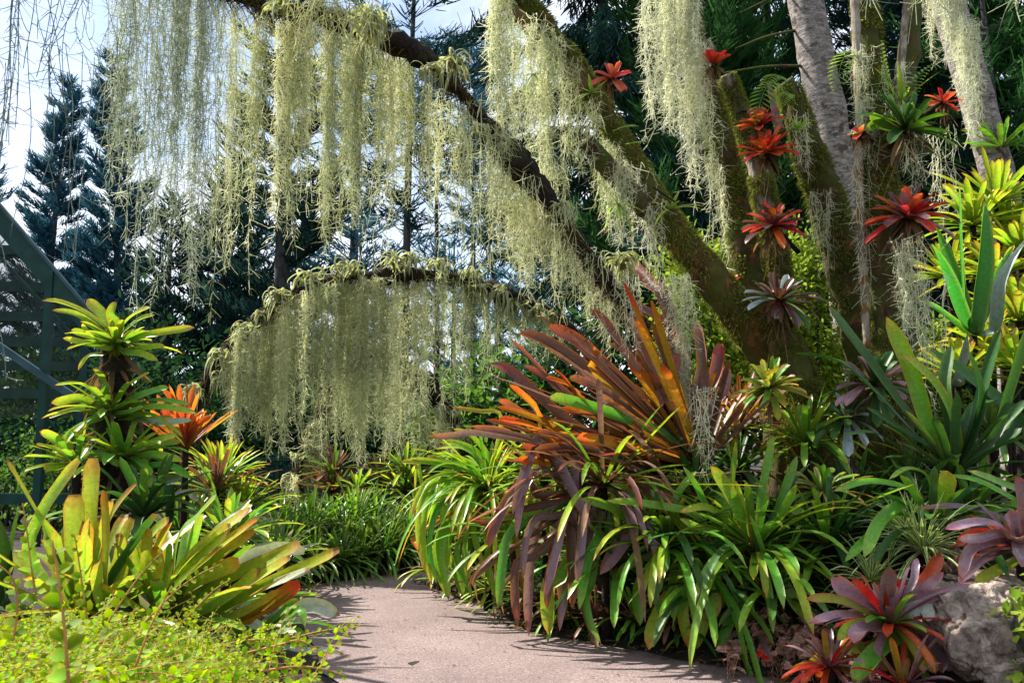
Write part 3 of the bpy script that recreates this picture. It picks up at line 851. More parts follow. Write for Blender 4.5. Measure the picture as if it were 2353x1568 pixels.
# mesh fence far behind the path
fb = onground(760, 1000, 13.6)
fe = empty('mesh_fence', fb, 'dark teal mesh fence with top rail behind the far planting', 'fence')
for xx in (470, 640, 800, 960, 1120):
    g = G(); p = W(xx, 1000, 13.6); zt = W(xx, 1052, 13.6)[2]; box(g, (p[0], p[1], zt / 2), (.05, .05, zt + .1)); g.build('post', M['steel'], fb, fe)
g = G(); beam(g, W(440, 1053, 13.55), W(1150, 1056, 13.55), .05, .05); g.build('rail', M['steel'], fb, fe)
g = G(); a_, b_ = W(440, 1056, 13.62), W(1150, 1058, 13.62)
g.add([(a_[0], a_[1], .02), (b_[0], b_[1], .02), b_, a_], [(0, 1, 2, 3)]); g.build('mesh_panel', M['fence'], fb, fe)
# ------------------------------------------------------------------ arches, air plants and hanging moss
def ptsd(pts, d0, d1):
    n = len(pts)
    return [W(x, y, d0 + (d1 - d0) * i / (n - 1)) for i, (x, y) in enumerate(pts)]


def arch(label, pts, d0, d1, wpx, foot0=False, foot1=True, wrap=()):
    P = ptsd(pts, d0, d1)
    if foot0: f = P[0].copy(); f[0] -= .1; f[2] = hz(f[0], f[1]) - .1; P = [f] + P
    if foot1: f = P[-1].copy(); f[0] += .1; f[2] = hz(f[0], f[1]) - .1; P = P + [f]
    b = P[-1] if foot1 else P[0]
    b = np.array([b[0], b[1], hz(b[0], b[1])])
    root = empty('garden_arch', b, label, 'arch')
    g = G(); tube(g, P, [wpx * d0 / F / 2], 12, 140, .3, nf=7)
    g.build('rail', M['coir'], b, root)
    # roots, fibres and small moss on the rail
    Q = spline(P, 600); n = 5200; k = rng.integers(0, 600, n); T_ = nrm(np.gradient(Q, axis=0))[k]
    dr = rng.normal(size=(n, 3)); dr = nrm(dr - T_ * np.sum(dr * T_, 1, keepdims=True))
    Sx = Q[k] + dr * (wpx * d0 / F * .5)
    g = G(); ribbons(g, Sx, nrm(dr * .5 + T_ * rng.choice([-1, 1], n)[:, None] * 1.2 + rng.normal(size=(n, 3)) * .4), .05 + .10 * rng.random(n), np.tile([0, 0, -.7], (n, 1)), .006, 0, 3)
    ribbons(g, Sx[::3], nrm(dr[::3] + rng.normal(size=(len(Sx[::3]), 3)) * .5), .04, np.tile([0, 0, -.4], (len(Sx[::3]), 1)), .008, 1, 2)
    g.build('root_tangle', [M['coirfuzz'], M['felt']], b, root)
    for (i0, i1, fat) in wrap:
        Q = spline(P, 100)[i0:i1]
        g = G(); tube(g, Q, [wpx * d0 / F * .4 * fat, wpx * d0 / F * .75 * fat, wpx * d0 / F * .4 * fat], 12, 30, .45, nf=5, seed=i0)
        g.build('fibre_wrap', M['coir'], b, root)
    return root, P


NEAR = [(330, -150), (430, -50), (560, 0), (700, 28), (800, 55), (930, 108), (1020, 172), (1090, 250), (1140, 320), (1215, 405), (1290, 500), (1360, 610), (1430, 700), (1490, 790)]
FAR = [(445, 960), (465, 905), (490, 850), (550, 770), (640, 700), (730, 655), (820, 640), (920, 632), (1010, 636), (1100, 655), (1180, 682), (1260, 718), (1340, 790), (1400, 890)]
THIRD = [(672, 1150), (690, 1085), (712, 1010), (760, 905), (845, 812), (920, 835), (985, 890), (1035, 955), (1062, 1030)]
arch('dark near arch over the path, thick with moss and wrapped roots', NEAR, 5.4, 7.0, 22, False, True, ((16, 40, 2.0), (40, 56, 2.4), (60, 72, 1.6)))
arch('dark far arch spanning the path behind the near one, ringed with curly air plants', FAR, 9.6, 9.6, 25, True, True, ((40, 52, 1.2), (56, 64, 1.1)))
arch('smallest arch, farthest back, mostly hidden by moss curtains', THIRD, 12, 12, 26, True, True, ((58, 72, 1.5),))


def along(pts, x):
    """y of the arch at photo column x"""
    xs = [p[0] for p in pts]; ys = [p[1] for p in pts]
    return float(np.interp(x, xs, ys))


def airplant(label, px, py, d, rpx, n=26, curl=2.6, group=None, axis=(0, -.35, 1), wpx=8):
    """ball of leaves that arch up, over and curl back under themselves"""
    c = W(px, py, d); R0 = rpx * d / F
    g = G(); nsg = 16
    for i in range(int(n * 1.5)):
        az = rng.random() * 6.283; hd = np.array([math.cos(az), math.sin(az) * .8, 0])
        up = nrm(np.array([0, 0, 1]) + rng.normal(size=3) * .45)
        sd = np.cross(hd, up)
        if rng.random() < .6:
            r = R0 * (.18 + .5 * rng.random()); tot = RAD(150 + 190 * rng.random()) * curl / 2.8
            th = np.linspace(0, tot, nsg); grow = 1 - .35 * np.linspace(0, 1, nsg)
            P = c + hd * (r * grow * (1 - np.cos(th)))[:, None] + up * (r * np.sin(th) * grow * 1.15)[:, None]
        else:
            u = np.linspace(0, 1, nsg); ln = R0 * (.6 + 1.1 * rng.random())
            P = c + hd * (ln * .55 * np.sin(u * 1.8))[:, None] + np.array([0, 0, 1]) * (ln * (.9 * u - 1.9 * u * u))[:, None]
        P = P + rng.normal(size=3) * R0 * .12 + sd[None] * (np.linspace(0, 1, nsg) ** 1.5 * rng.normal() * R0 * .5)[:, None]
        leaf(g, P, sd, -hd, wpx * d / F * (.45 + .55 * rng.random()), 0, 'lance', .35, .02)
    o = g.build('air_plant', M['tilland'], c)
    return tag(o, label, 'air plant', group)


ap = [
    (845, 62, 5.6, 62, 44, 3.2, 'large air plant with long curling ribbon leaves on the near arch top', 12),
    (1040, 150, 5.8, 48, 40, 3.0, 'air plant cascading in loops over the near arch, beside the blue sky'),
    (985, 165, 5.75, 34, 24, 3.0, 'smaller curly air plant tucked just left of the cascading one'),
    (1100, 300, 6.0, 30, 22, 2.5, 'yellowish air plant under the bend of the near arch'),
    (1290, 480, 6.5, 36, 26, 2.6, 'air plant half buried in moss low on the near arch'),
    (1425, 610, 6.8, 55, 34, 2.6, 'big grey curly air plant at the near arch foot above the bronze bromeliad'),
    (640, 18, 5.5, 40, 26, 3.0, 'dark-shaded air plant under the near arch at upper left'),
]
for a in ap: airplant(a[6], a[0], a[1], a[2], a[3], a[4], a[5], None, (0, -.3, 1), a[7] if len(a) > 7 else 8)
fa = [(445, 900, 24), (505, 820, 26), (505, 870, 20), (565, 755, 24), (600, 725, 18), (645, 690, 32), (712, 645, 38), (800, 625, 34), (905, 608, 34), (945, 600, 30), (1008, 618, 32), (1080, 635, 34), (1095, 672, 28), (1155, 672, 26), (1178, 705, 26), (1232, 715, 24), (1255, 735, 22)]
for i, (x, y, r) in enumerate(fa):
    airplant(f'curly yellow-grey air plant, {ORD[i]} from the left on the far arch', x, y, 9.5, r * 1.35, 26, 2.8, 'air plants on the far arch', (rng.normal() * .3, -.4, 1))
for i, (x, y, r) in enumerate([(722, 985, 24), (685, 1050, 26), (668, 1102, 26), (860, 800, 24), (905, 820, 24), (945, 850, 26), (1040, 950, 26), (1062, 1010, 22)]):
    airplant(f'silvery curly air plant, {ORD[i]} listed from left foot up over the farthest arch', x, y, 11.9, r, 22, 2.8, 'air plants on the farthest arch', (rng.normal() * .3, -.4, 1), 7)


def hank(label, x, y0, y1, d, hw, dens=1.0, mat='moss', tl=.06, tw=.0055, tube_=False, group=None, lean=0.0, fork=.5, sparse=1.0, wig=1.0, name='hanging_moss', thin=0.0, curl=1.0):
    """one hank of hanging moss: many wavering stems with short curled twigs"""
    top = W(x, y0, d); bot = W(x, y1, d)
    L = top[2] - bot[2]; rad = hw * d / F
    ns = max(3, int(rad * 230 * sparse * dens) + 3)
    g = G()
    S_, E_, W_ = [], [], []
    TS = []; RS = []; RT = []
    cr_ = rng.random(64)
    nc = max(2, int(round(hw / 7.5)))
    cx = (np.arange(nc) + .5 + rng.normal(size=nc) * .25) / nc * 2 - 1
    cl_len = .55 + .45 * rng.random(nc) ** .7; cl_len[int(rng.integers(nc))] = 1
    cy_ = rng.normal(size=nc) * .5
    for k in range(ns):
        j = k % nc
        off = np.array([(cx[j] + rng.normal() * .40 / nc) * rad, (cy_[j] + rng.normal() * .2) * rad, rng.random() * .06])
        Lk = L * cl_len[j] * (1.0 if k < nc else (.25 + .75 * rng.random() ** (.5 + thin)))
        nseg = max(6, int(Lk / (.05 if d > 4 else .014)))
        s = np.linspace(0, 1, nseg + 1)
        a1, a2, p1, p2 = rng.normal() * .02 * wig, rng.normal() * .012 * wig, rng.random() * 6, rng.random() * 6
        pinch = 1 - .35 * s * fork
        wx = a1 * np.sin(Lk * 5 * s + p1) + a2 * np.sin(Lk * 17 * s + p2)
        wy = a1 * np.cos(Lk * 6 * s + p2) + a2 * np.cos(Lk * 15 * s + p1)
        P = np.c_[top[0] + off[0] * pinch + wx + lean * Lk * s, top[1] + off[1] * pinch + wy, top[2] + off[2] - Lk * s]
        rk = np.clip(cr_[j] * .6 + .4 * rng.random(), 0, 1)
        S_.append(P[:-1]); E_.append(P[1:]); W_.append(np.full(nseg, tw * .9)); RS.append(np.full(nseg, rk))
        m = max(6, int(Lk * 62 * dens)); RT.append(np.full(m, rk))
        u = rng.random(m) * nseg; i0 = u.astype(int).clip(0, nseg - 1); f = (u - i0)[:, None]
        TS.append(P[i0] * (1 - f) + P[i0 + 1] * f)
    S0 = np.concatenate(S_); E0 = np.concatenate(E_); dv = E0 - S0; ln = np.linalg.norm(dv, axis=1)
    ribbons(g, S0, dv / ln[:, None], ln * 1.05, np.zeros_like(S0), np.concatenate(W_), 0, 1, tube_, 0, np.concatenate(RS))
    T0 = np.concatenate(TS); N = len(T0)
    az = rng.random(N) * 6.283; ez = -.35 + rng.normal(size=N) * .45
    D = np.c_[np.cos(az) * np.cos(ez), np.sin(az) * np.cos(ez), np.sin(ez)]
    C = rng.normal(size=(N, 3)) * .42 * curl + np.array([0, 0, -.30])
    ribbons(g, T0, D, tl * (.45 + .9 * rng.random(N)), C, tw * (.7 + .5 * rng.random(N)), 0, 3 if curl < 1.5 else 6, tube_, .5, np.concatenate(RT))
    o = g.build(name, M[mat], top)
    return tag(o, label, 'moss', group)


# far curtain under the far arch
fh = [(525, 1000, 16), (548, 1035, 16), (572, 1035, 24), (606, 1010, 20), (640, 1055, 28), (668, 1060, 20), (700, 1015, 24), (735, 1020, 22), (765, 1055, 28), (790, 1030, 20), (822, 1070, 26), (850, 1085, 26), (880, 1060, 26), (905, 1055, 20), (938, 1060, 28), (968, 1010, 22), (1000, 1000, 28), (1028, 985, 24), (1062, 930, 28), (1100, 905, 26), (1135, 880, 22), (1185, 840, 26), (1245, 850, 22), (1275, 820, 22)]
for i, (x, yb, hw) in enumerate(fh):
    y0 = along(FAR, x) + 10
    hank(f'pale moss hank hanging under the far arch, {ORD[i]} from the left', x, y0, yb, 9.55 + rng.normal() * .08, hw, (1.15 if i < 12 else .75) * (.7 + .5 * rng.random()), 'moss', .068, .0062, False, 'moss curtain under the far arch', thin=.25 if i > 12 else 0)
th = [(690, 1180, 24), (735, 1170, 20), (715, 1120, 16), (770, 1000, 22), (800, 990, 20), (840, 1090, 22), (880, 1075, 22), (925, 1080, 24), (965, 1060, 22), (1005, 1040, 22), (1040, 1060, 20)]
for i, (x, yb, hw) in enumerate(th):
    hank(f'greyish moss hank under the farthest arch, {ORD[i]} from the left', x, along(THIRD, x) + 10, yb, 11.9, hw, .8, 'moss', .08, .008, False, 'moss under the farthest arch')

# near curtain under the near arch
nh = [(300, -40, 560, 40, .8), (345, -60, 770, 44, .7), (395, -40, 690, 46, 1.0), (440, -20, 680, 42, 1.0), (485, 0, 720, 34, .9), (520, 20, 770, 36, 1.1), (560, 30, 680, 36, 1.0), (600, 40, 580, 30, .9), (660, 60, 560, 30, 1.0), (695, 60, 570, 34, 1.1), (735, 70, 600, 34, 1.1), (775, 80, 590, 36, 1.1), (815, 90, 545, 32, 1.0), (850, 100, 630, 30, 1.0), (885, 110, 590, 32, 1.1), (920, 130, 500, 30, 1.1), (955, 170, 470, 26, .8), (990, 200, 520, 26, .7), (1025, 240, 650, 28, .75), (1065, 270, 590, 24, .6), (1110, 330, 640, 34, .9), (1150, 370, 640, 34, .9), (1200, 420, 690, 36, .9), (1240, 470, 660, 34, .8), (1285, 520, 735, 34, .8), (1330, 580, 700, 30, .7), (1375, 640, 800, 30, .8), (1410, 690, 870, 26, .6)]
for i, (x, y0, yb, hw, dn) in enumerate(nh):
    d = 5.4 + 1.6 * i / len(nh) + rng.normal() * .06
    hank(f'long moss hank hanging under the near arch, {ORD[i]} from the left', x, y0, yb, d, hw * .95, dn * 1.0 * (.65 + .7 * rng.random()), 'moss' if i > 4 else 'moss_near', .058, .0040, False, 'moss curtain under the near arch', thin=.1 if i % 3 else .5)

# strands close to the camera at upper left
cl_ = [(-10, -120, 520, 1.7, 60, .30), (60, -120, 330, 1.8, 46, .22), (150, -120, 470, 1.9, 50, .25), (30, 150, 640, 1.9, 30, .10), (185, 150, 640, 2.0, 22, .08), (260, -120, 380, 2.4, 50, .35), (325, -100, 430, 2.7, 50, .5), (380, -100, 520, 2.9, 50, .5), (-30, 500, 900, 1.9, 34, .08)]
nmc = ['dark tangled strand cluster nearest the top left corner', 'short loose strand second from the top left corner', 'open curly strand against pale sky between the first conifers', 'thin dangling strand over the leftmost conifer', 'thin dangling strand over the second conifer', 'loose curly strand at the left border of the curtain', 'tangled close strand in front of the curtain left end', 'thick close strand in front of the curtain left part', 'few bright stray twigs in front of the shade house']
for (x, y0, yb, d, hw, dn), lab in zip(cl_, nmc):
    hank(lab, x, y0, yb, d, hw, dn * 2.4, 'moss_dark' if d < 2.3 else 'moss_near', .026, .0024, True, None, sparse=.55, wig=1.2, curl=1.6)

# moss hung from the leaning trunk and its neighbours
tm = [
    (1085, 235, 560, 5.7, 30, 0.4, 'moss', 'moss hank draped in front of the near arch bend'),
    (1130, 300, 620, 5.8, 26, 0.4, 'moss', 'moss hank crossing in front of the near arch, right of its bend'),
    (1225, 405, 600, 6.1, 30, 0.4, 'moss', 'moss tuft wrapped over the near arch midway down its right side'),
    (1300, 480, 720, 6.25, 32, 0.4, 'moss', 'moss hank draped over the lower right side of the near arch'),
    (1370, 590, 820, 6.4, 28, 0.4, 'moss', 'moss hank low on the near arch beside the bronze bromeliad tips'),
    (1450, 640, 850, 6.5, 24, .7, 'moss_grey', 'thin moss hank hiding the near arch foot'),
    (1425, 380, 590, 6.75, 30, 1.1, 'moss_grey', 'thick moss matting over the sawn stub joint'),
    (1350, 230, 420, 6.75, 22, .9, 'moss', 'thin moss hank on the leaning trunk above the stub'),
    (1500, 470, 700, 6.85, 22, .7, 'moss_grey', 'moss trailing from the leaning trunk middle over the green shrub'),
    (1150, -60, 480, 6.3, 34, 1.3, 'moss', 'tall moss column hanging from the frame top, just left of the leaning trunk'),
    (1210, 60, 420, 6.6, 40, 1.2, 'moss', 'broad moss hank under the upper fork of the leaning trunk'),
    (1262, 90, 520, 6.7, 36, 1.2, 'moss', 'moss hank under the fork, touching the leaning trunk'),
    (1310, 150, 440, 6.8, 24, .9, 'moss', 'short moss hank hugging the leaning trunk below the fork'),
    (1190, 400, 640, 6.6, 36, .9, 'moss', 'ragged moss hank crossing the near arch below the fork'),
    (1270, 380, 740, 6.7, 34, .8, 'moss', 'straggly moss hank left of the sawn stub'),
    (1400, 330, 560, 6.95, 40, 1.0, 'moss', 'moss matted over the leaning trunk middle'),
    (1465, 400, 600, 7.05, 34, .9, 'moss_grey', 'grey moss tuft on the leaning trunk below the stub'),
    (1565, 640, 1060, 6.6, 26, 1.2, 'moss_grey', 'long moss beard hanging low in front of the bronze bromeliad'),
    (1615, 900, 1140, 6.0, 20, .7, 'moss_grey', 'small moss tuft caught on the bromeliad leaves'),
    (1505, -60, 330, 7.4, 40, 1.0, 'moss_grey', 'loose moss left of the upright moss-draped trunk'),
    (1560, -80, 400, 7.5, 46, 1.5, 'moss_grey', 'thick moss mantle on the upright trunk, top centre-right'),
    (1605, 100, 480, 7.55, 34, 1.2, 'moss_grey', 'lower moss mantle sliding down the upright trunk'),
    (1645, 380, 640, 7.6, 24, .7, 'moss_grey', 'thin moss hank beside the upright trunk foot'),
    (1840, 270, 420, 7.3, 16, .8, 'moss_grey', 'small moss tuft on the right side of the broken trunk'),
    (1890, 440, 640, 7.35, 28, .7, 'moss_grey', 'moss matted on the broken trunk lower half'),
    (1985, 120, 420, 6.8, 24, .9, 'moss_grey', 'moss clinging to the left edge of the forked trunk'),
    (1975, 380, 720, 6.85, 20, .7, 'moss_grey', 'moss trailing down the left of the forked trunk'),
    (2060, 150, 330, 6.8, 26, .8, 'moss_grey', 'moss in the fork of the forked trunk'),
    (2090, 310, 460, 6.6, 24, .8, 'moss_grey', 'moss below the dark green bromeliad on the forked trunk'),
    (2085, 560, 860, 6.5, 34, 1.1, 'moss_grey', 'grey moss beard hanging beside the forked trunk, above dark leaves'),
    (2140, 640, 980, 6.4, 24, .5, 'moss_grey', 'straggly moss trailing right of the grey beard'),
    (2160, 300, 560, 7.2, 30, .45, 'moss_grey', 'wispy moss between the forked trunk and the grey trunk'),
    (2165, -120, 180, 9.35, 46, 1.6, 'moss_grey', 'thick moss coat round the grey trunk at top right'),
    (2215, 60, 330, 9.3, 36, 1.2, 'moss_grey', 'lower moss coat on the grey trunk'),
    (2120, -90, 60, 3.2, 34, .3, 'moss_near', 'blurred pale curls at the top edge near the right'),
    (2335, -90, 90, 3.0, 30, .3, 'moss_near', 'blurred pale curls in the top right corner'),
    (1990, -90, 40, 3.4, 24, .3, 'moss_near', 'blurred pale twigs at the top edge above the forked trunk'),
]
for x, y0, yb, d, hw, dn, mt, lab in tm:
    hank(lab, x, y0, yb, d, hw, dn * .82, mt, .06, .0050 if d > 5 else .005, d < 5, None, wig=1.3, curl=1.3 if d > 5 else 2.2)
# loose curls on top of the near arch
hank('loose pale curls sprawling over the near arch top', 770, -60, 130, 5.2, 110, .5, 'moss', .12, .006, True, None, wig=2.5)
# ------------------------------------------------------------------ mossy trunks on the right bank
def mtrunk(label, pts, d0, d1, wpx, mat, name='mossy_tree', extra=(), rough=.2, cat='tree'):
    n = len(pts)
    P = [W(x, y, d0 + (d1 - d0) * i / (n - 1)) for i, (x, y) in enumerate(pts)]
    b = P[0].copy(); b[2] = hz(b[0], b[1]) - .05
    if P[0][2] > b[2] + .1: P = [b] + P; wpx = [wpx[0]] + list(wpx)
    root = empty(name, b, label, cat)
    g = G(); tube(g, P, [q * d0 / F / 2 for q in wpx], 28, 130, rough, nf=3.2, seed=int(rng.integers(999)))
    g.build('trunk', M[mat], b, root)
    # moss felt and small creepers on the bark
    Q = spline(P[1:], 400); rr_ = np.interp(np.linspace(0, 1, 400), np.linspace(0, 1, len(wpx) - 1), [q * d0 / F / 2 for q in wpx[1:]])
    k = rng.integers(0, 400, 16000); T_ = nrm(np.gradient(Q, axis=0))[k]
    dr = rng.normal(size=(16000, 3)); dr[:, 2] += .35; dr = nrm(dr - T_ * np.sum(dr * T_, 1, keepdims=True))
    k2 = vnoise(Q[k] * 5 + dr * 1.2, 5) >.40; Sx = (Q[k] + dr * (rr_[k] * 1.0)[:, None])[k2]; N = len(Sx)
    g = G(); ribbons(g, Sx, nrm(dr[k2] + rng.normal(size=(N, 3)) * .6), .042 * (.4 + rng.random(N)), np.tile([0, 0, -.5], (N, 1)), .007, 0, 2)
    ovals(g, Sx[::9], nrm(dr[k2][::9] + rng.normal(size=(len(Sx[::9]), 3)) * .5), nrm(rng.normal(size=(len(Sx[::9]), 3))), .03, .02, 1)
    g.build('moss_felt', [M['felt'], M['shrublight']], b, root)
    for nm, ep, e0, e1, ew, em in extra:
        n = len(ep)
        Q = [W(x, y, e0 + (e1 - e0) * i / (n - 1)) for i, (x, y) in enumerate(ep)]
        g = G(); tube(g, Q, [q * e0 / F / 2 for q in ew], 18, 50, rough, nf=3.2, seed=int(rng.integers(999)))
        g.build(nm, M[em], b, root)
    return root


mtrunk('thick mossy trunk leaning diagonally left across the photo, with a sawn stub', [(1850, 960), (1800, 860), (1740, 780), (1650, 660), (1510, 480), (1400, 285), (1290, 110), (1205, 0), (1120, -130)], 7.5, 6.9, [92, 86, 80, 72, 64, 54, 47, 42, 40], 'barkgold', extra=(
    ('stub', [(1510, 505), (1440, 435), (1385, 370), (1345, 325)], 7.0, 6.75, [40, 48, 46, 42], 'bark'),
    ('branch', [(1350, 215), (1290, 150), (1225, 75), (1160, 5), (1110, -60)], 7.0, 6.8, [42, 40, 36, 30, 28], 'barkgold'),
    ('strap', [(1500, 430), (1530, 450), (1560, 470)], 6.85, 6.9, [4, 4, 4], 'black')))
mtrunk('upright mossy trunk draped in pale moss, right of the leaning one', [(1790, 940), (1760, 800), (1735, 700), (1690, 480), (1640, 270), (1595, 100), (1560, -60)], 7.9, 7.7, [80, 74, 68, 62, 56, 48, 44], 'bark')
mtrunk('weathered grey dead stub with a tied top behind the red bromeliads', [(1790, 640), (1750, 430), (1720, 320), (1690, 235), (1668, 175)], 8.0, 7.9, [56, 52, 48, 44, 36], 'deadwood', name='dead_tree', extra=(('strap', [(1690, 262), (1712, 255), (1735, 262)], 7.82, 7.82, [4, 4, 4], 'black'),))
mtrunk('broken-topped mossy trunk carrying the red bromeliads', [(2010, 920), (1985, 800), (1955, 660), (1905, 480), (1850, 330), (1815, 215), (1802, 190)], 7.6, 7.5, [90, 86, 82, 82, 78, 66, 44], 'bark', extra=(
    ('splinter', [(1790, 300), (1775, 235), (1765, 190)], 7.35, 7.35, [24, 16, 8], 'deadwood'),
    ('splinter', [(1845, 290), (1842, 250), (1842, 222)], 7.3, 7.3, [10, 8, 6], 'bark')))
mtrunk('forked tall trunk with orange bark streaks, right of centre of the mossy group', [(2040, 960), (2045, 800), (2035, 640), (2020, 450), (2012, 330), (2005, 200), (1992, 60), (1985, -80)], 7.0, 7.0, [104, 98, 94, 90, 84, 66, 54, 48], 'bark', extra=(
    ('fork', [(2040, 360), (2068, 270), (2085, 150), (2098, 0), (2105, -80)], 7.0, 7.05, [60, 52, 48, 46, 44], 'bark'),
    ('bare_wood_strip', [(1992, 800), (1982, 600), (1972, 430), (1975, 300), (1972, 180), (1966, 60), (1960, -60)], 6.88, 6.9, [16, 18, 22, 20, 22, 20, 20], 'deadwood'),
    ('bare_wood_strip', [(2062, 330), (2066, 200), (2076, 80), (2085, -60)], 6.9, 6.95, [20, 18, 16, 14], 'deadwood')))
mtrunk('short mossy trunk between the leaning trunk foot and the dark purple bromeliad', [(1870, 1060), (1850, 920), (1815, 830), (1780, 740)], 7.1, 7.25, [100, 92, 84, 70], 'bark', name='tree_stump')
mtrunk('thin vertical mossy stem in the shade behind the dark bromeliad', [(2060, 1200), (2055, 1100), (2050, 1000), (2050, 900)], 6.9, 6.9, [40, 38, 36, 32], 'bark', name='mossy_tree')


def fern(label, pts, d, wpx, n=17, mat='fern'):
    P = spline([W(x, y, d - .2 * i / (len(pts) - 1)) for i, (x, y) in enumerate(pts)], n)
    T = nrm(np.gradient(P, axis=0))
    g = G(); tube(g, P, [.004, .002], 5, n, 0, 0)
    side = nrm(np.cross(T, np.array([0, -.6, .8])[None]))
    t = np.linspace(0, 1, n)
    w_ = wpx * d / F * np.sin(np.clip(t * .9 + .1, 0, 1) * math.pi) ** .7
    for sg in (-1, 1):
        ovals(g, P, nrm(side * sg + T * .35 + np.array([0, 0, -.15])), np.tile([0, -.5, .8], (n, 1)), np.maximum(.01, w_), np.linalg.norm(P[-1] - P[0]) / n * .95)
    o = g.build('fern_frond', M[mat], P[0])
    return tag(o, label, 'fern')


fern('yellow-green fern frond arching left from the forked trunk', [(1985, 150), (1960, 120), (1935, 140), (1918, 215)], 6.9, 34)
fern('fern frond curling from the broken trunk top, arching left', [(1815, 225), (1785, 190), (1755, 210), (1735, 285)], 7.3, 34)
fern('small fern frond behind the broken trunk top', [(1810, 215), (1800, 180), (1775, 175), (1750, 205)], 7.4, 28)
fern('small fern frond on the broken trunk below its top', [(1830, 240), (1815, 215), (1800, 222), (1790, 250)], 7.2, 24)
fern('fern frond at the right of the forked trunk', [(2080, 250), (2095, 200), (2120, 165), (2155, 140)], 6.8, 26)
fern('narrow fern frond in the fork of the forked trunk', [(2050, 240), (2040, 190), (2030, 140), (2025, 95)], 6.8, 26)
fern('tiny fern frond on the leaning trunk by the stub', [(1410, 300), (1440, 288), (1465, 290)], 6.7, 12, 11)
fern('tiny fern frond on the right of the leaning trunk', [(1440, 330), (1465, 325), (1490, 326)], 6.8, 12, 11)
# small epiphytes on the trunks
def tuft(label, px, py, d, n, L, w_, mat, cat='epiphyte', e=(80, 10), droop=.8, axis=(0, -.5, .8), prof='lance', name='epiphyte'):
    c = W(px, py, d); g = G()
    rosette(g, c, n, L * d / F, w_ * d / F, e[0], e[1], droop, (0,), axis, prof, .2, .005, 9, .25, .7)
    return tag(g.build(name, M[mat], c), label, cat)


tuft('thin yellow strap leaves sprouting under the sawn stub', 1420, 470, 6.7, 9, 95, 9, 'lime', e=(60, -60), droop=2.2)
tuft('green strap leaves high on the leaning trunk', 1360, 215, 6.7, 7, 55, 12, 'lime', e=(70, 0))
tuft('yellow-green strap leaves on the leaning trunk below the stub', 1540, 480, 7.0, 8, 80, 10, 'lime', e=(60, 0))
tuft('yellow strap leaves inside the moss under the fork', 1225, 170, 6.4, 7, 50, 8, 'yellow', e=(20, -70))
tuft('small bright leaves on the broken trunk above the red pair', 1830, 300, 7.2, 8, 50, 12, 'lime')
tuft('long bright strap leaf growing from the fork of the forked trunk', 2070, 240, 6.7, 5, 110, 16, 'lime', e=(85, 50), droop=.4, axis=(.25, 0, 1))
# ------------------------------------------------------------------ bromeliads and other plants
def hero(label, crown, d, leaves, mats, cat='bromeliad', group=None, fill=None, prof='strap', stem=True, flat=None, dd=None, fs=.45, name='bromeliad', vee=.22, seg=16, wave=.05, conn=True):
    """leaves: (mat index, width px, [points base->tip], optional dd); crown: photo point of the heart at distance d"""
    c = W(crown[0], crown[1], d)
    b = c.copy(); b[2] = min(hz(c[0], c[1]), c[2] - .03)
    root = empty(name, b, label, cat, group)
    if stem:
        g = G(); tube(g, [b - [0, 0, .05], (b + c) / 2 + [.01, .01, 0], c + [0, 0, .02]], [.035, .03, .03], 8, 10, .25)
        g.build('stem', M['coir'], b, root)
    g = G()
    for lf in leaves:
        mi, w_, pts = lf[0], lf[1], list(lf[2])
        if conn:
            a = np.array(pts[0], float); cr = np.array(crown, float)
            if np.linalg.norm(a - cr) > 25: pts = [(a[0] * .15 + cr[0] * .85, a[1] * .15 + cr[1] * .85)] + pts
        hleaf(g, pts, w_, d, mi, lf[4] if len(lf) > 4 else prof, lf[3] if len(lf) > 3 else dd, flat, vee, seg, wave, fs)
    for f in (fill or []):
        f = dict(f); rosette(g, c + np.array(f.pop('off', (0, 0, 0))), **f)
    g.build('foliage', [M[m] for m in mats], b, root)
    return root


# ---- left front: big yellow-green broad leaves
hero('huge broad-leaved yellow-green bromeliad standing upright at the left, tips cut square', (190, 1440), 4.5, [
    (0, 44, [(150, 1330), (115, 1235), (60, 1140), (13, 1058)]), (0, 30, [(70, 1280), (95, 1180), (140, 1110), (182, 1056)]),
    (0, 44, [(205, 1330), (206, 1190), (215, 1052)]), (0, 48, [(178, 1380), (174, 1280), (172, 1135)]), (1, 39, [(240, 1380), (248, 1280), (243, 1128)]),
    (0, 53, [(193, 1400), (196, 1300), (202, 1185)], -.5), (0, 73, [(130, 1440), (122, 1360), (117, 1238)], -.7), (0, 53, [(236, 1420), (232, 1350), (230, 1282)], -.6),
    (1, 22, [(240, 1220), (270, 1160), (312, 1112)]), (2, 56, [(30, 1400), (28, 1280), (44, 1165)]), (2, 51, [(-10, 1420), (20, 1300), (-8, 1190)]),
    (2, 60, [(-30, 1440), (-20, 1330), (-40, 1240)]), (0, 34, [(150, 1300), (160, 1220), (185, 1140)], .3), (2, 43, [(300, 1420), (285, 1340), (270, 1250)], .2),
    (0, 29, [(268, 1300), (282, 1240), (305, 1190)]), (0, 25, [(275, 1330), (280, 1260), (270, 1225)]),
], ['yellow', 'orange_leaf', 'deep'], fill=[dict(n=26, L=.78, w=.10, e_in=85, e_out=20, droop=.6, mis=(0, 0, 2, 1), prof='blunt')], prof='blunt', vee=.16, fs=.3)
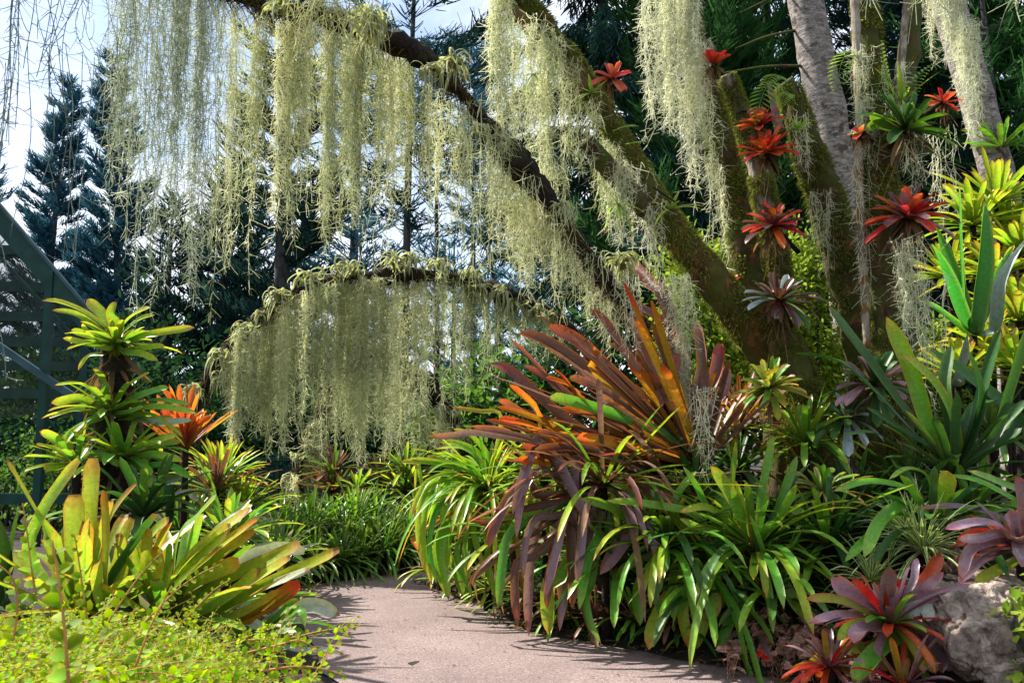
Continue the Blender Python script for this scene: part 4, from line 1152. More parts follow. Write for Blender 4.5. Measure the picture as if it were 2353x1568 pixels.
hero('spreading yellow-orange bromeliad whose long leaves lean right towards the path', (390, 1450), 4.7, [
    (0, 41, [(400, 1330), (470, 1250), (573, 1172)]), (0, 49, [(380, 1370), (450, 1290), (530, 1212)]), (1, 27, [(440, 1310), (520, 1245), (590, 1195)]),
    (1, 29, [(420, 1345), (500, 1280), (585, 1222)]), (0, 34, [(400, 1400), (520, 1330), (640, 1275), (690, 1250)]), (0, 24, [(470, 1420), (600, 1345), (720, 1290), (780, 1262)]),
    (0, 32, [(455, 1418), (560, 1345), (667, 1282)]), (3, 39, [(540, 1425), (610, 1390), (690, 1342)]), (1, 36, [(435, 1345), (490, 1315), (550, 1290)]),
    (2, 22, [(570, 1365), (640, 1335), (712, 1308)]), (1, 32, [(340, 1310), (360, 1260), (392, 1200)]), (0, 32, [(320, 1290), (350, 1230), (388, 1195)]),
    (4, 32, [(410, 1240), (450, 1190), (495, 1142)]), (0, 25, [(350, 1400), (420, 1330), (500, 1260)]), (0, 30, [(430, 1420), (520, 1370), (600, 1310)]),
    (2, 37, [(480, 1250), (530, 1195), (578, 1170)], .1), (2, 29, [(560, 1280), (640, 1255), (700, 1265)], .1), (1, 29, [(500, 1420), (580, 1370), (660, 1320)]),
    (0, 30, [(300, 1400), (330, 1320), (345, 1215)]), (4, 29, [(390, 1420), (385, 1340), (395, 1250)]), (0, 34, [(340, 1420), (372, 1370), (400, 1290)]),
    (1, 25, [(460, 1440), (560, 1405), (640, 1360)]), (4, 29, [(560, 1420), (610, 1400), (668, 1365)]),
], ['yellow', 'orange_leaf', 'silver', 'rust', 'green'], fill=[dict(n=34, L=.85, w=.075, e_in=75, e_out=10, droop=.6, mis=(0, 1, 4, 4), prof='blunt')], prof='blunt', vee=.18, fs=.3, dd=-.3)
hero('silver-green strap-leaved bromeliad spilling over the left path edge', (560, 1465), 4.9, [
    (0, 36, [(600, 1445), (660, 1405), (720, 1390), (782, 1414)]), (0, 30, [(500, 1432), (540, 1425), (580, 1432), (612, 1450)]), (0, 22, [(620, 1462), (650, 1450), (682, 1458)]),
    (0, 16, [(688, 1492), (730, 1490), (782, 1500)]), (1, 18, [(650, 1420), (690, 1400), (700, 1440)]), (1, 24, [(600, 1440), (650, 1400), (690, 1375)]), (0, 20, [(600, 1460), (650, 1430), (720, 1425)]),
    (1, 22, [(640, 1470), (680, 1450), (705, 1490)]),
], ['silver', 'green'], fill=[dict(n=14, L=.5, w=.06, e_in=60, e_out=5, droop=1.2, mis=(0, 1, 1))], fs=.3)

# ---- left: stacked bromeliad column on a log
lb = onground(262, 1000, 6.6)
lg = empty('bromeliad_log', lb, 'dark upright log hidden inside the stacked green bromeliads', 'log')
g = G()
for yy_ in (850, 900, 990, 1020, 1090, 1130): rosette(g, W(262, yy_, 6.58), 12, .28, .045, 0, -65, 1.0, (0,), (0, -.2, 1), 'lance', .5, .08, 8, .3)
g.build('dried_leaves', M['dry'], lb, lg)
g = G(); tube(g, [lb - [0, 0, .1], W(255, 1050, 6.6), W(262, 900, 6.6), W(268, 775, 6.6)], [.16, .15, .12, .08], 14, 30, .25); g.build('trunk', M['coir'], lb, lg)
hero('spiky yellow-green bromeliad crowning the stacked column at left', (268, 790), 6.5, [
    (0, 22, [(255, 765), (195, 720), (135, 695), (97, 690)]), (0, 16, [(245, 770), (180, 725), (118, 712)]), (0, 27, [(258, 765), (240, 725), (200, 688)]),
    (0, 27, [(265, 765), (258, 725), (268, 693)]), (0, 24, [(272, 765), (300, 730), (345, 706)]), (0, 16, [(280, 768), (320, 735), (356, 723)]), (0, 20, [(285, 780), (350, 768), (448, 752)]),
    (1, 18, [(250, 790), (210, 770), (163, 757)]), (1, 16, [(245, 800), (200, 790), (143, 776)]), (1, 18, [(285, 790), (330, 770), (370, 768)]), (1, 18, [(285, 805), (330, 800), (380, 795)]),
    (0, 16, [(290, 810), (325, 812), (362, 828)]), (1, 16, [(240, 815), (205, 818), (180, 850)]), (1, 20, [(270, 820), (272, 780), (285, 750)]), (1, 22, [(265, 800), (255, 765), (245, 745)]),
    (0, 14, [(240, 790), (205, 760), (190, 742)]), (0, 22, [(262, 820), (270, 840), (280, 868)]), (2, 12, [(290, 820), (310, 845), (335, 878)]), (2, 10, [(250, 830), (225, 850), (205, 885)])],
     ['yellow', 'lime', 'dry'], fill=[dict(n=22, L=.42, w=.07, e_in=60, e_out=-10, droop=.6, mis=(0, 1, 1))], stem=False, vee=.3, fs=.5)
hero('large spiky green bromeliad in the middle of the stacked column at left', (255, 945), 6.45, [
    (0, 24, [(250, 930), (235, 880), (215, 845)]), (0, 22, [(240, 935), (190, 885), (125, 885)]), (0, 22, [(240, 945), (180, 915), (117, 925)]), (0, 16, [(235, 955), (180, 940), (112, 960)]),
    (0, 20, [(260, 935), (290, 890), (345, 855)]), (1, 20, [(270, 940), (320, 910), (390, 890)]), (1, 16, [(275, 945), (350, 920), (440, 930)]), (0, 18, [(280, 950), (360, 935), (455, 950)]),
    (0, 18, [(280, 960), (350, 955), (420, 1005)]), (2, 16, [(275, 935), (330, 905), (385, 888)]), (0, 26, [(255, 940), (250, 910), (245, 880)]), (1, 18, [(260, 960), (290, 950), (330, 935)]),
    (0, 18, [(270, 965), (330, 965), (400, 958)]), (2, 18, [(300, 960), (370, 970), (445, 965)]), (0, 18, [(230, 960), (200, 970), (185, 1000)])],
     ['lime', 'green', 'silver'], fill=[dict(n=24, L=.5, w=.07, e_in=60, e_out=-15, droop=.7, mis=(0, 1, 1))], stem=False, vee=.3, fs=.5)
hero('green bromeliad at the foot of the stacked column at left', (285, 1050), 6.3, [
    (0, 20, [(300, 1040), (340, 1020), (410, 1000)]), (0, 20, [(300, 1050), (360, 1045), (420, 1060)]), (1, 24, [(310, 1060), (330, 1080), (345, 1120)]), (0, 20, [(270, 1040), (265, 1010), (275, 980)]),
    (0, 20, [(320, 1045), (380, 1020), (418, 1015)]), (1, 18, [(320, 1070), (390, 1070), (440, 1100)]), (2, 16, [(400, 1130), (430, 1130), (460, 1155)])],
     ['lime', 'green', 'silver'], fill=[dict(n=24, L=.5, w=.07, e_in=70, e_out=-5, droop=.8, mis=(0, 1, 1))], vee=.3, fs=.5)
hero('lime bromeliad jutting left from the base of the stacked column', (175, 1065), 6.2, [
    (0, 22, [(170, 1050), (130, 1010), (90, 990)]), (0, 18, [(165, 1055), (120, 1030), (82, 1022)]), (0, 16, [(160, 1060), (110, 1050), (55, 1048)]), (0, 22, [(178, 1045), (175, 1010), (165, 985)]),
    (0, 20, [(185, 1045), (195, 1000), (200, 965)]), (1, 16, [(190, 1055), (230, 1040), (275, 1070)]), (0, 16, [(180, 1060), (140, 1070), (100, 1075)])],
     ['lime', 'green'], fill=[dict(n=14, L=.42, w=.06, e_in=70, e_out=0, droop=.7, mis=(0, 1))], vee=.3, fs=.5)
hero('dark green strap-leaved bromeliad in the shade under the stacked column', (330, 1190), 6.0, [
    (0, 30, [(385, 1225), (395, 1150), (383, 1095)]), (0, 24, [(340, 1160), (370, 1110), (420, 1095)]), (0, 22, [(350, 1170), (400, 1150), (450, 1165)])],
     ['deep', 'green'], fill=[dict(n=30, L=.65, w=.075, e_in=80, e_out=5, droop=1.0, mis=(0, 0, 1))], fs=.5)
hero('flame orange-red bromeliad with upright fan of leaves behind the stacked column', (425, 1030), 7.4, [
    (0, 16, [(415, 990), (400, 930), (388, 882)]), (0, 15, [(420, 990), (415, 930), (412, 880)]), (0, 15, [(425, 990), (432, 930), (430, 875)]), (0, 15, [(430, 990), (445, 940), (458, 900)]),
    (0, 15, [(410, 1000), (385, 950), (360, 905)]), (0, 14, [(405, 1005), (375, 970), (345, 940)]), (0, 15, [(435, 1000), (460, 970), (487, 955)]), (0, 15, [(430, 1000), (450, 960), (475, 945)]),
    (0, 15, [(428, 980), (438, 920), (448, 880)]), (0, 14, [(440, 1010), (465, 985), (480, 962)]), (1, 15, [(400, 1010), (370, 995), (350, 965)]), (0, 16, [(418, 985), (405, 925), (372, 892)])],
     ['flame', 'rust'], fill=[dict(n=54, L=.50, w=.048, e_in=88, e_out=38, droop=.15, mis=(0, 0, 1))], fs=.5)
for (x, y, d, L, mi, lab) in ((510, 1095, 8.2, .55, ('lime', 'yellow'), 'yellow-topped spiky bromeliad beside the flame-coloured one'), (495, 1130, 7.8, .6, ('bronze', 'green'), 'rusty green bromeliad with drooping tips in front of the yellow-topped one'),
                              (560, 1165, 8.0, .5, ('lime', 'orange_leaf'), 'orange-tipped green bromeliad right of the rusty one')):
    hero(lab, (x, y), d, [], mi, fill=[dict(n=60, L=L, w=.04, e_in=85, e_out=0, droop=.5, mis=(0, 0, 1), lvar=.1)], vee=.3)
hero('green bromeliad filling the gap behind the leaning yellow leaves', (520, 1240), 6.6, [], ['green', 'yellow'], fill=[dict(n=36, L=.6, w=.07, e_in=80, e_out=0, droop=.9, mis=(0, 0, 1))])
hero('yellowish low bromeliad at the far left path edge', (640, 1285), 7.6, [], ['hedge', 'yellow', 'silver'], fill=[dict(n=40, L=.55, w=.05, e_in=75, e_out=-5, droop=1.0, mis=(0, 0, 1, 2))])

# ---- right bank: bronze giant
hero('giant bronze bromeliad with long blades fanning left and up on the right bank', (1610, 1075), 6.7, [
    (0, 33, [(1500, 970), (1350, 850), (1260, 790), (1194, 764)]), (0, 31, [(1504, 950), (1400, 850), (1330, 785), (1262, 748)]), (0, 31, [(1510, 912), (1440, 820), (1390, 745), (1356, 714)]),
    (0, 20, [(1304, 916), (1240, 850), (1177, 783)]), (0, 26, [(1350, 996), (1250, 920), (1170, 850), (1127, 836)]), (0, 26, [(1350, 940), (1270, 880), (1204, 841)]),
    (1, 25, [(1277, 990), (1220, 930), (1170, 886)], -.6), (1, 31, [(1357, 936), (1310, 890), (1257, 870)], -.6), (0, 36, [(1490, 980), (1400, 910), (1309, 871)], -.7), (2, 34, [(1567, 1022), (1420, 960), (1330, 930), (1264, 916)], -.9),
    (0, 30, [(1540, 776), (1450, 700), (1367, 660)], .3), (0, 33, [(1534, 710), (1490, 650), (1444, 600)], .5), (3, 26, [(1494, 882), (1470, 800), (1444, 720)], .1), (3, 34, [(1504, 972), (1530, 890), (1557, 812)], -.2),
    (1, 26, [(1317, 1002), (1230, 965), (1144, 937)], -.7), (0, 23, [(1284, 1016), (1200, 990), (1117, 966)], -.7), (1, 29, [(1317, 1036), (1230, 985), (1149, 964)], -.9), (0, 19, [(1217, 1006), (1140, 985), (1070, 979)], -.6),
    (3, 21, [(1284, 1022), (1180, 1000), (1090, 986)], -.8), (0, 19, [(1217, 949), (1147, 919)], -.5), (3, 15, [(1117, 996), (1040, 1000), (984, 1002)], -.5), (1, 20, [(1374, 870), (1368, 830), (1362, 796)], -.2),
    (1, 23, [(1350, 936), (1310, 890), (1277, 852)], -.6), (0, 26, [(1384, 1042), (1310, 1010), (1237, 996)], -1.0), (1, 30, [(1500, 1042), (1410, 1020), (1324, 1010)], -1.1), (0, 30, [(1600, 960), (1640, 870), (1655, 790)], .1),
    (1, 24, [(1610, 970), (1630, 900), (1650, 850)], -.2), (0, 26, [(1470, 1010), (1380, 960), (1300, 950)], -.9), (3, 26, [(1440, 990), (1380, 900), (1330, 850)], -.3), (1, 24, [(1420, 1000), (1360, 960), (1290, 940)], -.8),
    (0, 28, [(1560, 960), (1570, 860), (1560, 760)], .3), (0, 26, [(1585, 940), (1610, 840), (1600, 740)], .4), (3, 26, [(1620, 960), (1660, 900), (1668, 840)], .1), (0, 26, [(1500, 900), (1460, 830), (1400, 790)], .1),
    (1, 26, [(1520, 1000), (1500, 920), (1470, 850)], -.2), (0, 26, [(1400, 1040), (1300, 1050), (1200, 1020)], -.8), (1, 22, [(1380, 1060), (1270, 1060), (1180, 1060)], -.9),
    (0, 24, [(1450, 1060), (1340, 1030), (1230, 1035)], -1.0)],
     ['bronze', 'rust', 'green', 'purple'], fill=[dict(n=34, L=1.45, w=.07, e_in=70, e_out=12, droop=.25, mis=(0, 0, 0, 1, 0, 3), azspan=1.7, azmid=3.5, prof='band', lvar=.25, inner=.8), dict(n=22, L=1.1, w=.065, e_in=82, e_out=30, droop=.25, mis=(0, 0, 1, 3), prof='band'), dict(n=26, L=1.15, w=.06, e_in=40, e_out=0, droop=.5, mis=(0, 0, 1, 2, 3), azspan=1.5, azmid=3.7, prof='band', off=(-.3, -.2, -.1), lvar=.25)], prof='band', vee=.3, fs=.35, seg=20)
hero('purple bronze bromeliad with long leaves bent down over the path', (1385, 1120), 6.15, [
    (1, 25, [(1240, 1140), (1215, 1110), (1165, 1150), (1128, 1230), (1122, 1262)]), (0, 24, [(1250, 1080), (1240, 1010), (1214, 1060), (1177, 1182)]), (0, 18, [(1300, 1130), (1250, 1075), (1210, 1110), (1192, 1170), (1186, 1235)]),
    (0, 24, [(1290, 1100), (1272, 1046), (1310, 1120), (1357, 1212)]), (0, 22, [(1330, 1130), (1325, 1046), (1318, 1090), (1320, 1165)]), (0, 23, [(1300, 1210), (1244, 1190), (1220, 1270), (1212, 1370), (1214, 1460)]),
    (1, 26, [(1340, 1160), (1316, 1170), (1308, 1250), (1312, 1320), (1314, 1398)]), (0, 36, [(1500, 1120), (1477, 1168), (1430, 1240), (1377, 1320)]), (0, 28, [(1300, 1200), (1360, 1280), (1437, 1360)]),
    (1, 21, [(1240, 1270), (1190, 1290), (1183, 1360), (1190, 1442)]), (2, 22, [(1210, 1200), (1168, 1230), (1152, 1310), (1144, 1400)]), (0, 17, [(1340, 1300), (1326, 1345), (1340, 1410), (1362, 1477)]),
    (2, 18, [(1360, 1330), (1345, 1370), (1355, 1430), (1381, 1478)]), (3, 38, [(1300, 1310), (1264, 1340), (1262, 1400), (1262, 1458)]), (0, 20, [(1340, 1220), (1300, 1190), (1280, 1260), (1250, 1380)]),
    (1, 22, [(1320, 1250), (1290, 1240), (1265, 1310), (1255, 1400)]), (0, 18, [(1290, 1180), (1230, 1190), (1205, 1250), (1200, 1330)]), (2, 22, [(1400, 1240), (1380, 1230), (1350, 1290), (1330, 1400)]),
    (0, 22, [(1380, 1200), (1345, 1165), (1335, 1250), (1325, 1340)]), (1, 20, [(1300, 1150), (1220, 1165), (1130, 1200), (1085, 1195)]), (2, 20, [(1330, 1180), (1240, 1180), (1150, 1195), (1090, 1190)]),
    (1, 18, [(1250, 1240), (1160, 1260), (1100, 1310), (1075, 1350)]), (0, 18, [(1330, 1270), (1310, 1330), (1290, 1400), (1285, 1450)]), (4, 14, [(1110, 1310), (1090, 1345), (1098, 1382)]), (4, 12, [(1160, 1340), (1150, 1380), (1158, 1412)]),
    (1, 24, [(1290, 1230), (1270, 1270), (1290, 1340), (1300, 1420)]), (2, 26, [(1390, 1290), (1400, 1330), (1405, 1380), (1420, 1425)])],
     ['purple', 'bronze', 'green', 'lime', 'dry'], fill=[dict(n=16, L=.85, w=.05, e_in=30, e_out=0, droop=1.8, mis=(0, 1, 1, 3)), dict(n=52, L=1.05, w=0.042, e_in=55, e_out=-5, droop=2.2, mis=(0, 1, 1, 2, 4, 3), azspan=3.4, azmid=-1.80, lvar=.34, dvar=.5)], vee=.3, fs=.3, seg=22)
hero('bright green bromeliad with ribbon leaves drooping down to the path at its far bend', (1120, 1125), 7.3, [
    (0, 13, [(1040, 1090), (985, 1104), (958, 1145), (944, 1187)]), (0, 14, [(1050, 1100), (984, 1117), (961, 1178), (961, 1268)]), (0, 15, [(1060, 1095), (1024, 1082), (995, 1120), (972, 1212), (978, 1290), (994, 1347)]),
    (0, 14, [(1070, 1110), (1040, 1090), (1018, 1145), (1017, 1235)]), (0, 15, [(1080, 1120), (1055, 1105), (1032, 1180), (1030, 1250), (1050, 1310)]), (1, 30, [(1060, 1200), (1018, 1215), (1005, 1280), (1030, 1377)]),
    (1, 25, [(1070, 1210), (1030, 1225), (1020, 1290), (1018, 1320)]), (0, 14, [(1100, 1120), (1070, 1138), (1055, 1170), (1050, 1214)]), (1, 25, [(1080, 1250), (1052, 1280), (1055, 1330), (1064, 1370)]),
    (0, 10, [(985, 1150), (968, 1100), (960, 1062), (954, 1128)]), (0, 15, [(1084, 1085), (1000, 1062), (917, 1060)]), (0, 13, [(1090, 1080), (1010, 1060), (940, 1052)]), (0, 13, [(1090, 1070), (1030, 1045), (980, 1050)]),
    (0, 14, [(1100, 1060), (1060, 1030), (1000, 1030)]), (0, 14, [(1110, 1050), (1060, 1020), (1010, 1015)]), (2, 14, [(1150, 960), (1100, 945), (1037, 936)]), (0, 15, [(1120, 1050), (1080, 1000), (1040, 985)]),
    (1, 14, [(1080, 1220), (1050, 1260), (1075, 1340), (1085, 1372)]), (0, 12, [(1030, 1110), (1000, 1160), (985, 1250), (1000, 1330)]), (0, 16, [(1120, 1180), (1085, 1190), (1070, 1260), (1080, 1340)]),
    (0, 12, [(1010, 1120), (975, 1150), (962, 1230), (975, 1310)]), (1, 14, [(1050, 1140), (1005, 1170), (985, 1260), (1003, 1340)]), (0, 14, [(1110, 1150), (1090, 1160), (1090, 1230), (1110, 1300)]),
    (0, 16, [(1150, 1230), (1120, 1270), (1128, 1330), (1150, 1392)]), (1, 18, [(1140, 1220), (1150, 1280), (1152, 1340), (1145, 1390)]), (3, 13, [(1060, 1140), (1050, 1170), (1048, 1212)]), (3, 12, [(960, 1230), (955, 1250), (960, 1265)])],
     ['lime', 'green', 'orange_leaf', 'rust'], fill=[dict(n=56, L=.72, w=.04, e_in=75, e_out=-5, droop=2.1, mis=(0, 0, 1)), dict(n=46, L=0.86, w=0.040, e_in=55, e_out=-5, droop=2.2, mis=(0, 0, 1, 1, 2), azspan=3.4, azmid=-2.00, lvar=.34, dvar=.5)], vee=.3, fs=.3, seg=20)
# ---- green strap plants along the path front
hero('glossy green bromeliad with reddish leaf bases in the right front, leaves hanging to the path', (1735, 1265), 5.7, [
    (1, 34, [(1725, 1240), (1690, 1160), (1631, 1068)]), (0, 17, [(1690, 1210), (1680, 1110), (1690, 1010)]), (0, 19, [(1735, 1240), (1750, 1120), (1776, 1000)]), (0, 21, [(1768, 1225), (1800, 1130), (1831, 1045)]),
    (3, 11, [(1727, 1240), (1718, 1170), (1711, 1112)]), (0, 28, [(1690, 1220), (1645, 1190), (1655, 1220), (1677, 1268)]), (1, 22, [(1680, 1240), (1612, 1250), (1593, 1320), (1605, 1412)]), (1, 28, [(1690, 1260), (1652, 1275), (1640, 1340), (1648, 1417)]),
    (1, 25, [(1740, 1275), (1735, 1300), (1722, 1370), (1706, 1454)]), (0, 28, [(1735, 1240), (1765, 1285), (1810, 1360), (1848, 1422)]), (0, 24, [(1755, 1240), (1780, 1260), (1805, 1330)]), (0, 22, [(1785, 1258), (1820, 1300), (1850, 1358)]),
    (1, 27, [(1600, 1360), (1568, 1400), (1580, 1487)]), (1, 31, [(1660, 1380), (1625, 1420), (1600, 1492)]), (0, 24, [(1690, 1400), (1670, 1440), (1648, 1500)]), (0, 24, [(1640, 1240), (1590, 1180), (1490, 1160), (1390, 1150)]),
    (0, 17, [(1600, 1170), (1530, 1120), (1457, 1106)]), (0, 17, [(1640, 1190), (1600, 1120), (1568, 1070)]), (0, 18, [(1770, 1230), (1800, 1170), (1830, 1110)]), (3, 14, [(1740, 1290), (1720, 1330), (1690, 1360)]),
    (1, 18, [(1680, 1200), (1620, 1165), (1560, 1175)]), (0, 18, [(1660, 1230), (1600, 1210), (1560, 1190)])],
     ['green', 'lime', 'deep', 'rust'], fill=[dict(n=34, L=.8, w=.055, e_in=80, e_out=0, droop=1.5, mis=(0, 0, 1, 2)), dict(n=36, L=0.85, w=0.055, e_in=55, e_out=-5, droop=2.2, mis=(0, 0, 1, 2), azspan=3.4, azmid=-1.60, lvar=.34, dvar=.5)], vee=.26, fs=.3, seg=18)
hero('dense green bromeliad between the purple drooping leaves and the reddish-based plant', (1530, 1260), 5.9, [
    (0, 26, [(1500, 1300), (1472, 1330), (1462, 1380), (1470, 1437)]), (1, 42, [(1560, 1350), (1535, 1380), (1510, 1430), (1490, 1492)]), (0, 23, [(1450, 1200), (1400, 1165), (1331, 1145)]), (3, 25, [(1500, 1190), (1500, 1208), (1506, 1245), (1516, 1292)]),
    (0, 20, [(1480, 1220), (1440, 1210), (1400, 1235)]), (0, 18, [(1540, 1190), (1560, 1130), (1600, 1080)]), (0, 22, [(1550, 1300), (1545, 1350), (1545, 1420)]), (0, 20, [(1440, 1300), (1420, 1330), (1430, 1380)]),
    (0, 18, [(1480, 1190), (1450, 1130), (1400, 1110)]), (2, 26, [(1520, 1320), (1560, 1400), (1590, 1460)]), (0, 22, [(1590, 1300), (1570, 1340), (1560, 1420)])],
     ['green', 'lime', 'deep', 'lilac'], fill=[dict(n=44, L=.62, w=.045, e_in=80, e_out=0, droop=1.4, mis=(0, 0, 1, 2)), dict(n=40, L=0.80, w=0.050, e_in=55, e_out=-5, droop=2.2, mis=(0, 0, 1, 2, 2), azspan=2.4, azmid=-1.15, lvar=.34, dvar=.5)], vee=.26, fs=.35, seg=16)
hero('small rosette with broad grey-green tips in the shade right of the reddish-based plant', (1890, 1130), 5.9, [
    (0, 17, [(1890, 1110), (1880, 1075), (1862, 1060)]), (0, 18, [(1895, 1110), (1905, 1080), (1912, 1085)]), (0, 18, [(1880, 1120), (1840, 1150), (1820, 1190)]), (0, 18, [(1900, 1130), (1930, 1150), (1965, 1232)]), (1, 16, [(1870, 1120), (1840, 1090), (1800, 1085)]),
    (1, 16, [(1860, 1110), (1825, 1105), (1795, 1130)]), (0, 16, [(1905, 1120), (1930, 1100), (1975, 1090)])],
     ['green', 'varieg', 'silver'], fill=[dict(n=24, L=.33, w=.045, e_in=75, e_out=-15, droop=1.0, mis=(0, 0, 1))], prof='paddle')
# ---- right, large shaded leaves
hero('big dark green bromeliad with long stiff leaves in the shade at right', (2190, 1090), 5.9, [
    (1, 38, [(2148, 1033), (2110, 900), (2080, 815), (2035, 726)]), (1, 37, [(2195, 990), (2150, 890), (2068, 812)]), (0, 33, [(2340, 980), (2258, 890), (2135, 802)], .2),
    (0, 28, [(2228, 1020), (2262, 880), (2300, 752)]), (0, 21, [(2210, 990), (2240, 930), (2298, 916)]), (0, 24, [(1990, 820), (1945, 760), (1905, 702)], .5), (0, 25, [(1960, 855), (1880, 820), (1822, 812)], .4),
    (0, 15, [(2090, 1047), (2010, 995), (1935, 1000)]), (2, 25, [(2118, 1042), (2070, 1000), (2025, 974)]), (2, 28, [(2198, 1060), (2210, 1010), (2232, 970)]), (0, 24, [(2250, 1050), (2300, 980), (2360, 915)]),
    (0, 16, [(2140, 1030), (2060, 980), (1990, 935)]), (0, 28, [(2100, 1165), (2140, 1100), (2182, 1052)], -.4), (0, 30, [(2230, 1000), (2250, 900), (2220, 800)]), (0, 30, [(2280, 1000), (2320, 880), (2352, 760)]), (0, 28, [(2180, 960), (2170, 880), (2185, 790)])],
     ['deep', 'lime', 'hedge', 'purple'], fill=[dict(n=18, L=.75, w=.07, e_in=80, e_out=10, droop=.8, mis=(0, 0, 2))], vee=.26, fs=.4, seg=18)
hero('arching green bromeliad above the striped grassy plant at right', (2140, 1215), 5.5, [
    (1, 42, [(2148, 1200), (2165, 1140), (2178, 1082)]), (0, 21, [(2131, 1100), (2088, 1078), (2042, 1100)]), (0, 15, [(2098, 1130), (2000, 1105), (1911, 1128)], -.3), (0, 29, [(2080, 1160), (2020, 1200), (1985, 1280)], -.4), (3, 16, [(2325, 1205), (2220, 1165), (2105, 1168)], -.2),
    (0, 18, [(2351, 1145), (2290, 1105), (2221, 1080)]), (0, 22, [(2060, 1180), (2000, 1230), (1940, 1290)], -.4), (0, 18, [(2351, 1180), (2260, 1110), (2165, 1090)])],
     ['green', 'lime', 'deep', 'purple'], fill=[dict(n=22, L=.7, w=.07, e_in=75, e_out=5, droop=1.3, mis=(0, 2, 2))], vee=.26, fs=.35)
# ---- spiny plant and yellow-green group upper right
hero('bright green upright spiny-edged succulent at right, in front of the yellow-green bromeliads', (2235, 770), 7.6, [
    (0, 26, [(2215, 740), (2205, 580), (2203, 420)], 0), (0, 46, [(2240, 745), (2256, 620), (2262, 455)], -.1), (0, 46, [(2215, 745), (2175, 640), (2140, 560)], -.2), (0, 40, [(2225, 740), (2190, 640), (2150, 520)], .1),
    (1, 32, [(2285, 760), (2300, 650), (2360, 545)], -.3), (0, 40, [(2210, 760), (2160, 720), (2110, 690)], -.3), (0, 30, [(2250, 740), (2290, 640), (2330, 560)], .2), (1, 30, [(2200, 890), (2215, 830), (2222, 765)], -.6)],
     ['agave', 'bluegrey'], 'succulent', prof='lance', name='spiny_succulent', vee=.35, fs=.2)
yg = [(2290, 470, 8.8, .62, 'topmost yellow-green bromeliad at the right edge'), (2235, 520, 8.7, .6, 'yellow-green bromeliad behind the tall spiny leaf'), (2345, 590, 8.4, .62, 'yellow-green bromeliad cut by the right edge, below the topmost'),
      (2290, 640, 8.3, .55, 'glowing yellow-green bromeliad just right of the spiny plant'), (2340, 740, 8.0, .6, 'lower yellow-green bromeliad at the right edge'), (2260, 800, 8.0, .5, 'lime bromeliad below the spiny plant'), (2180, 640, 8.9, .5, 'yellow-green bromeliad half hidden behind the spiny plant on its left'), (2320, 540, 9.0, .6, 'tallest fan of yellow-green leaves behind the right edge group'),
      (2200, 870, 7.6, .5, 'pale lime bromeliad low between the grey moss beard and the spiny plant'), (2330, 850, 7.6, .55, 'lime bromeliad at the right edge above the shaded leaves')]
for x, y, d, L, lab in yg:
    hero(lab, (x, y), d, [], ['lime', 'yellow', 'orange_leaf'], fill=[dict(n=54, L=L * 1.1, w=.065, e_in=82, e_out=5, droop=.7, mis=(0, 1, 1, 2) if y > 620 else (0, 1))], vee=.25)
hero('dim green rosette behind the grey trunk at the right edge', (2300, 340), 9.3, [], ['green'], fill=[dict(n=20, L=.5, w=.06, e_in=80, e_out=10, droop=.6)], stem=False)


# ---- bromeliads growing on the trunks
def perch(label, px, py, d, rpx, n, mats, wpx=12, e=(80, 5), droop=.6, axis=(0, -.5, .85), prof='strap', mis=None, stalk=(0, 40), inner=.6, cat='bromeliad', extra=()):
    c = W(px, py, d)
    root = empty('perched_bromeliad', c, label, cat)
    g = G(); q = W(px + stalk[0], py + stalk[1], d + .12)
    tube(g, [c, (c + q) / 2, q], [.03, .025, .02], 7, 8, .2); g.build('stem', M['coir'], c, root)
    g = G(); rosette(g, c, int(n * 1.3), rpx * d / F * 1.08, wpx * 1.2 * d / F, e[0], e[1], droop, mis or tuple(range(len(mats))), axis, prof, .25, .012, 11, .1, inner)
    for lf in extra: hleaf(g, lf[2], lf[1], d, lf[0], prof, -.1, None, .25, 12)
    g2 = G(); rosette(g2, c - [0, 0, .03], 7, rpx * d / F * .8, wpx * .8 * d / F, -10, -60, 1.0, (0,), (0, -.3, 1), 'lance', .5, .01, 8, .3)
    az = rng.random(26) * 6.28
    ribbons(g2, np.tile(c - [0, 0, .03], (26, 1)), nrm(np.c_[np.cos(az) * .5, np.sin(az) * .5, -.6 - rng.random(26)]), rpx * d / F * (.4 + .7 * rng.random(26)), rng.normal(size=(26, 3)) * .4 + [0, 0, -.3], .006, 0, 4)
    g2.build('dried_leaves', M['dry'], c, root)
    g.build('foliage', [M[m] for m in mats], c, root)
    return root


perch('red star-shaped bromeliad perched on the leaning trunk', 1405, 180, 6.75, 54, 9, ['red'], 17, (75, -30), .5, (.1, -.6, .6), stalk=(5, 40))
perch('small red cup-shaped bromeliad high beside the moss-draped trunk', 1640, 150, 7.5, 44, 16, ['red'], 20, (85, 30), .4, (.1, -.25, 1), 'paddle', stalk=(10, 30))
perch('pinkish red bromeliad, upper one of the red pair on the broken trunk', 1745, 290, 7.25, 60, 15, ['red'], 18, (85, 5), .5, (-.3, -.35, 1), stalk=(40, 40))
perch('bright red bromeliad, lower one of the red pair on the broken trunk', 1762, 352, 7.15, 72, 20, ['red', 'redorange'], 19, (85, 0), .6, (-.2, -.4, 1), stalk=(30, 50))
perch('dark red bromeliad with orange centre below the red pair', 1775, 520, 7.1, 82, 24, ['maroon', 'redorange', 'red'], 19, (85, -15), .7, (-.1, -.4, 1), mis=(0, 0, 1, 2), stalk=(60, 60))
perch('small orange-red bromeliad peeping out left of the upright trunk foot', 1672, 655, 7.6, 40, 9, ['red', 'orange_leaf'], 18, (85, 30), .4, (0, -.3, 1), mis=(0, 0, 1), stalk=(30, 30))
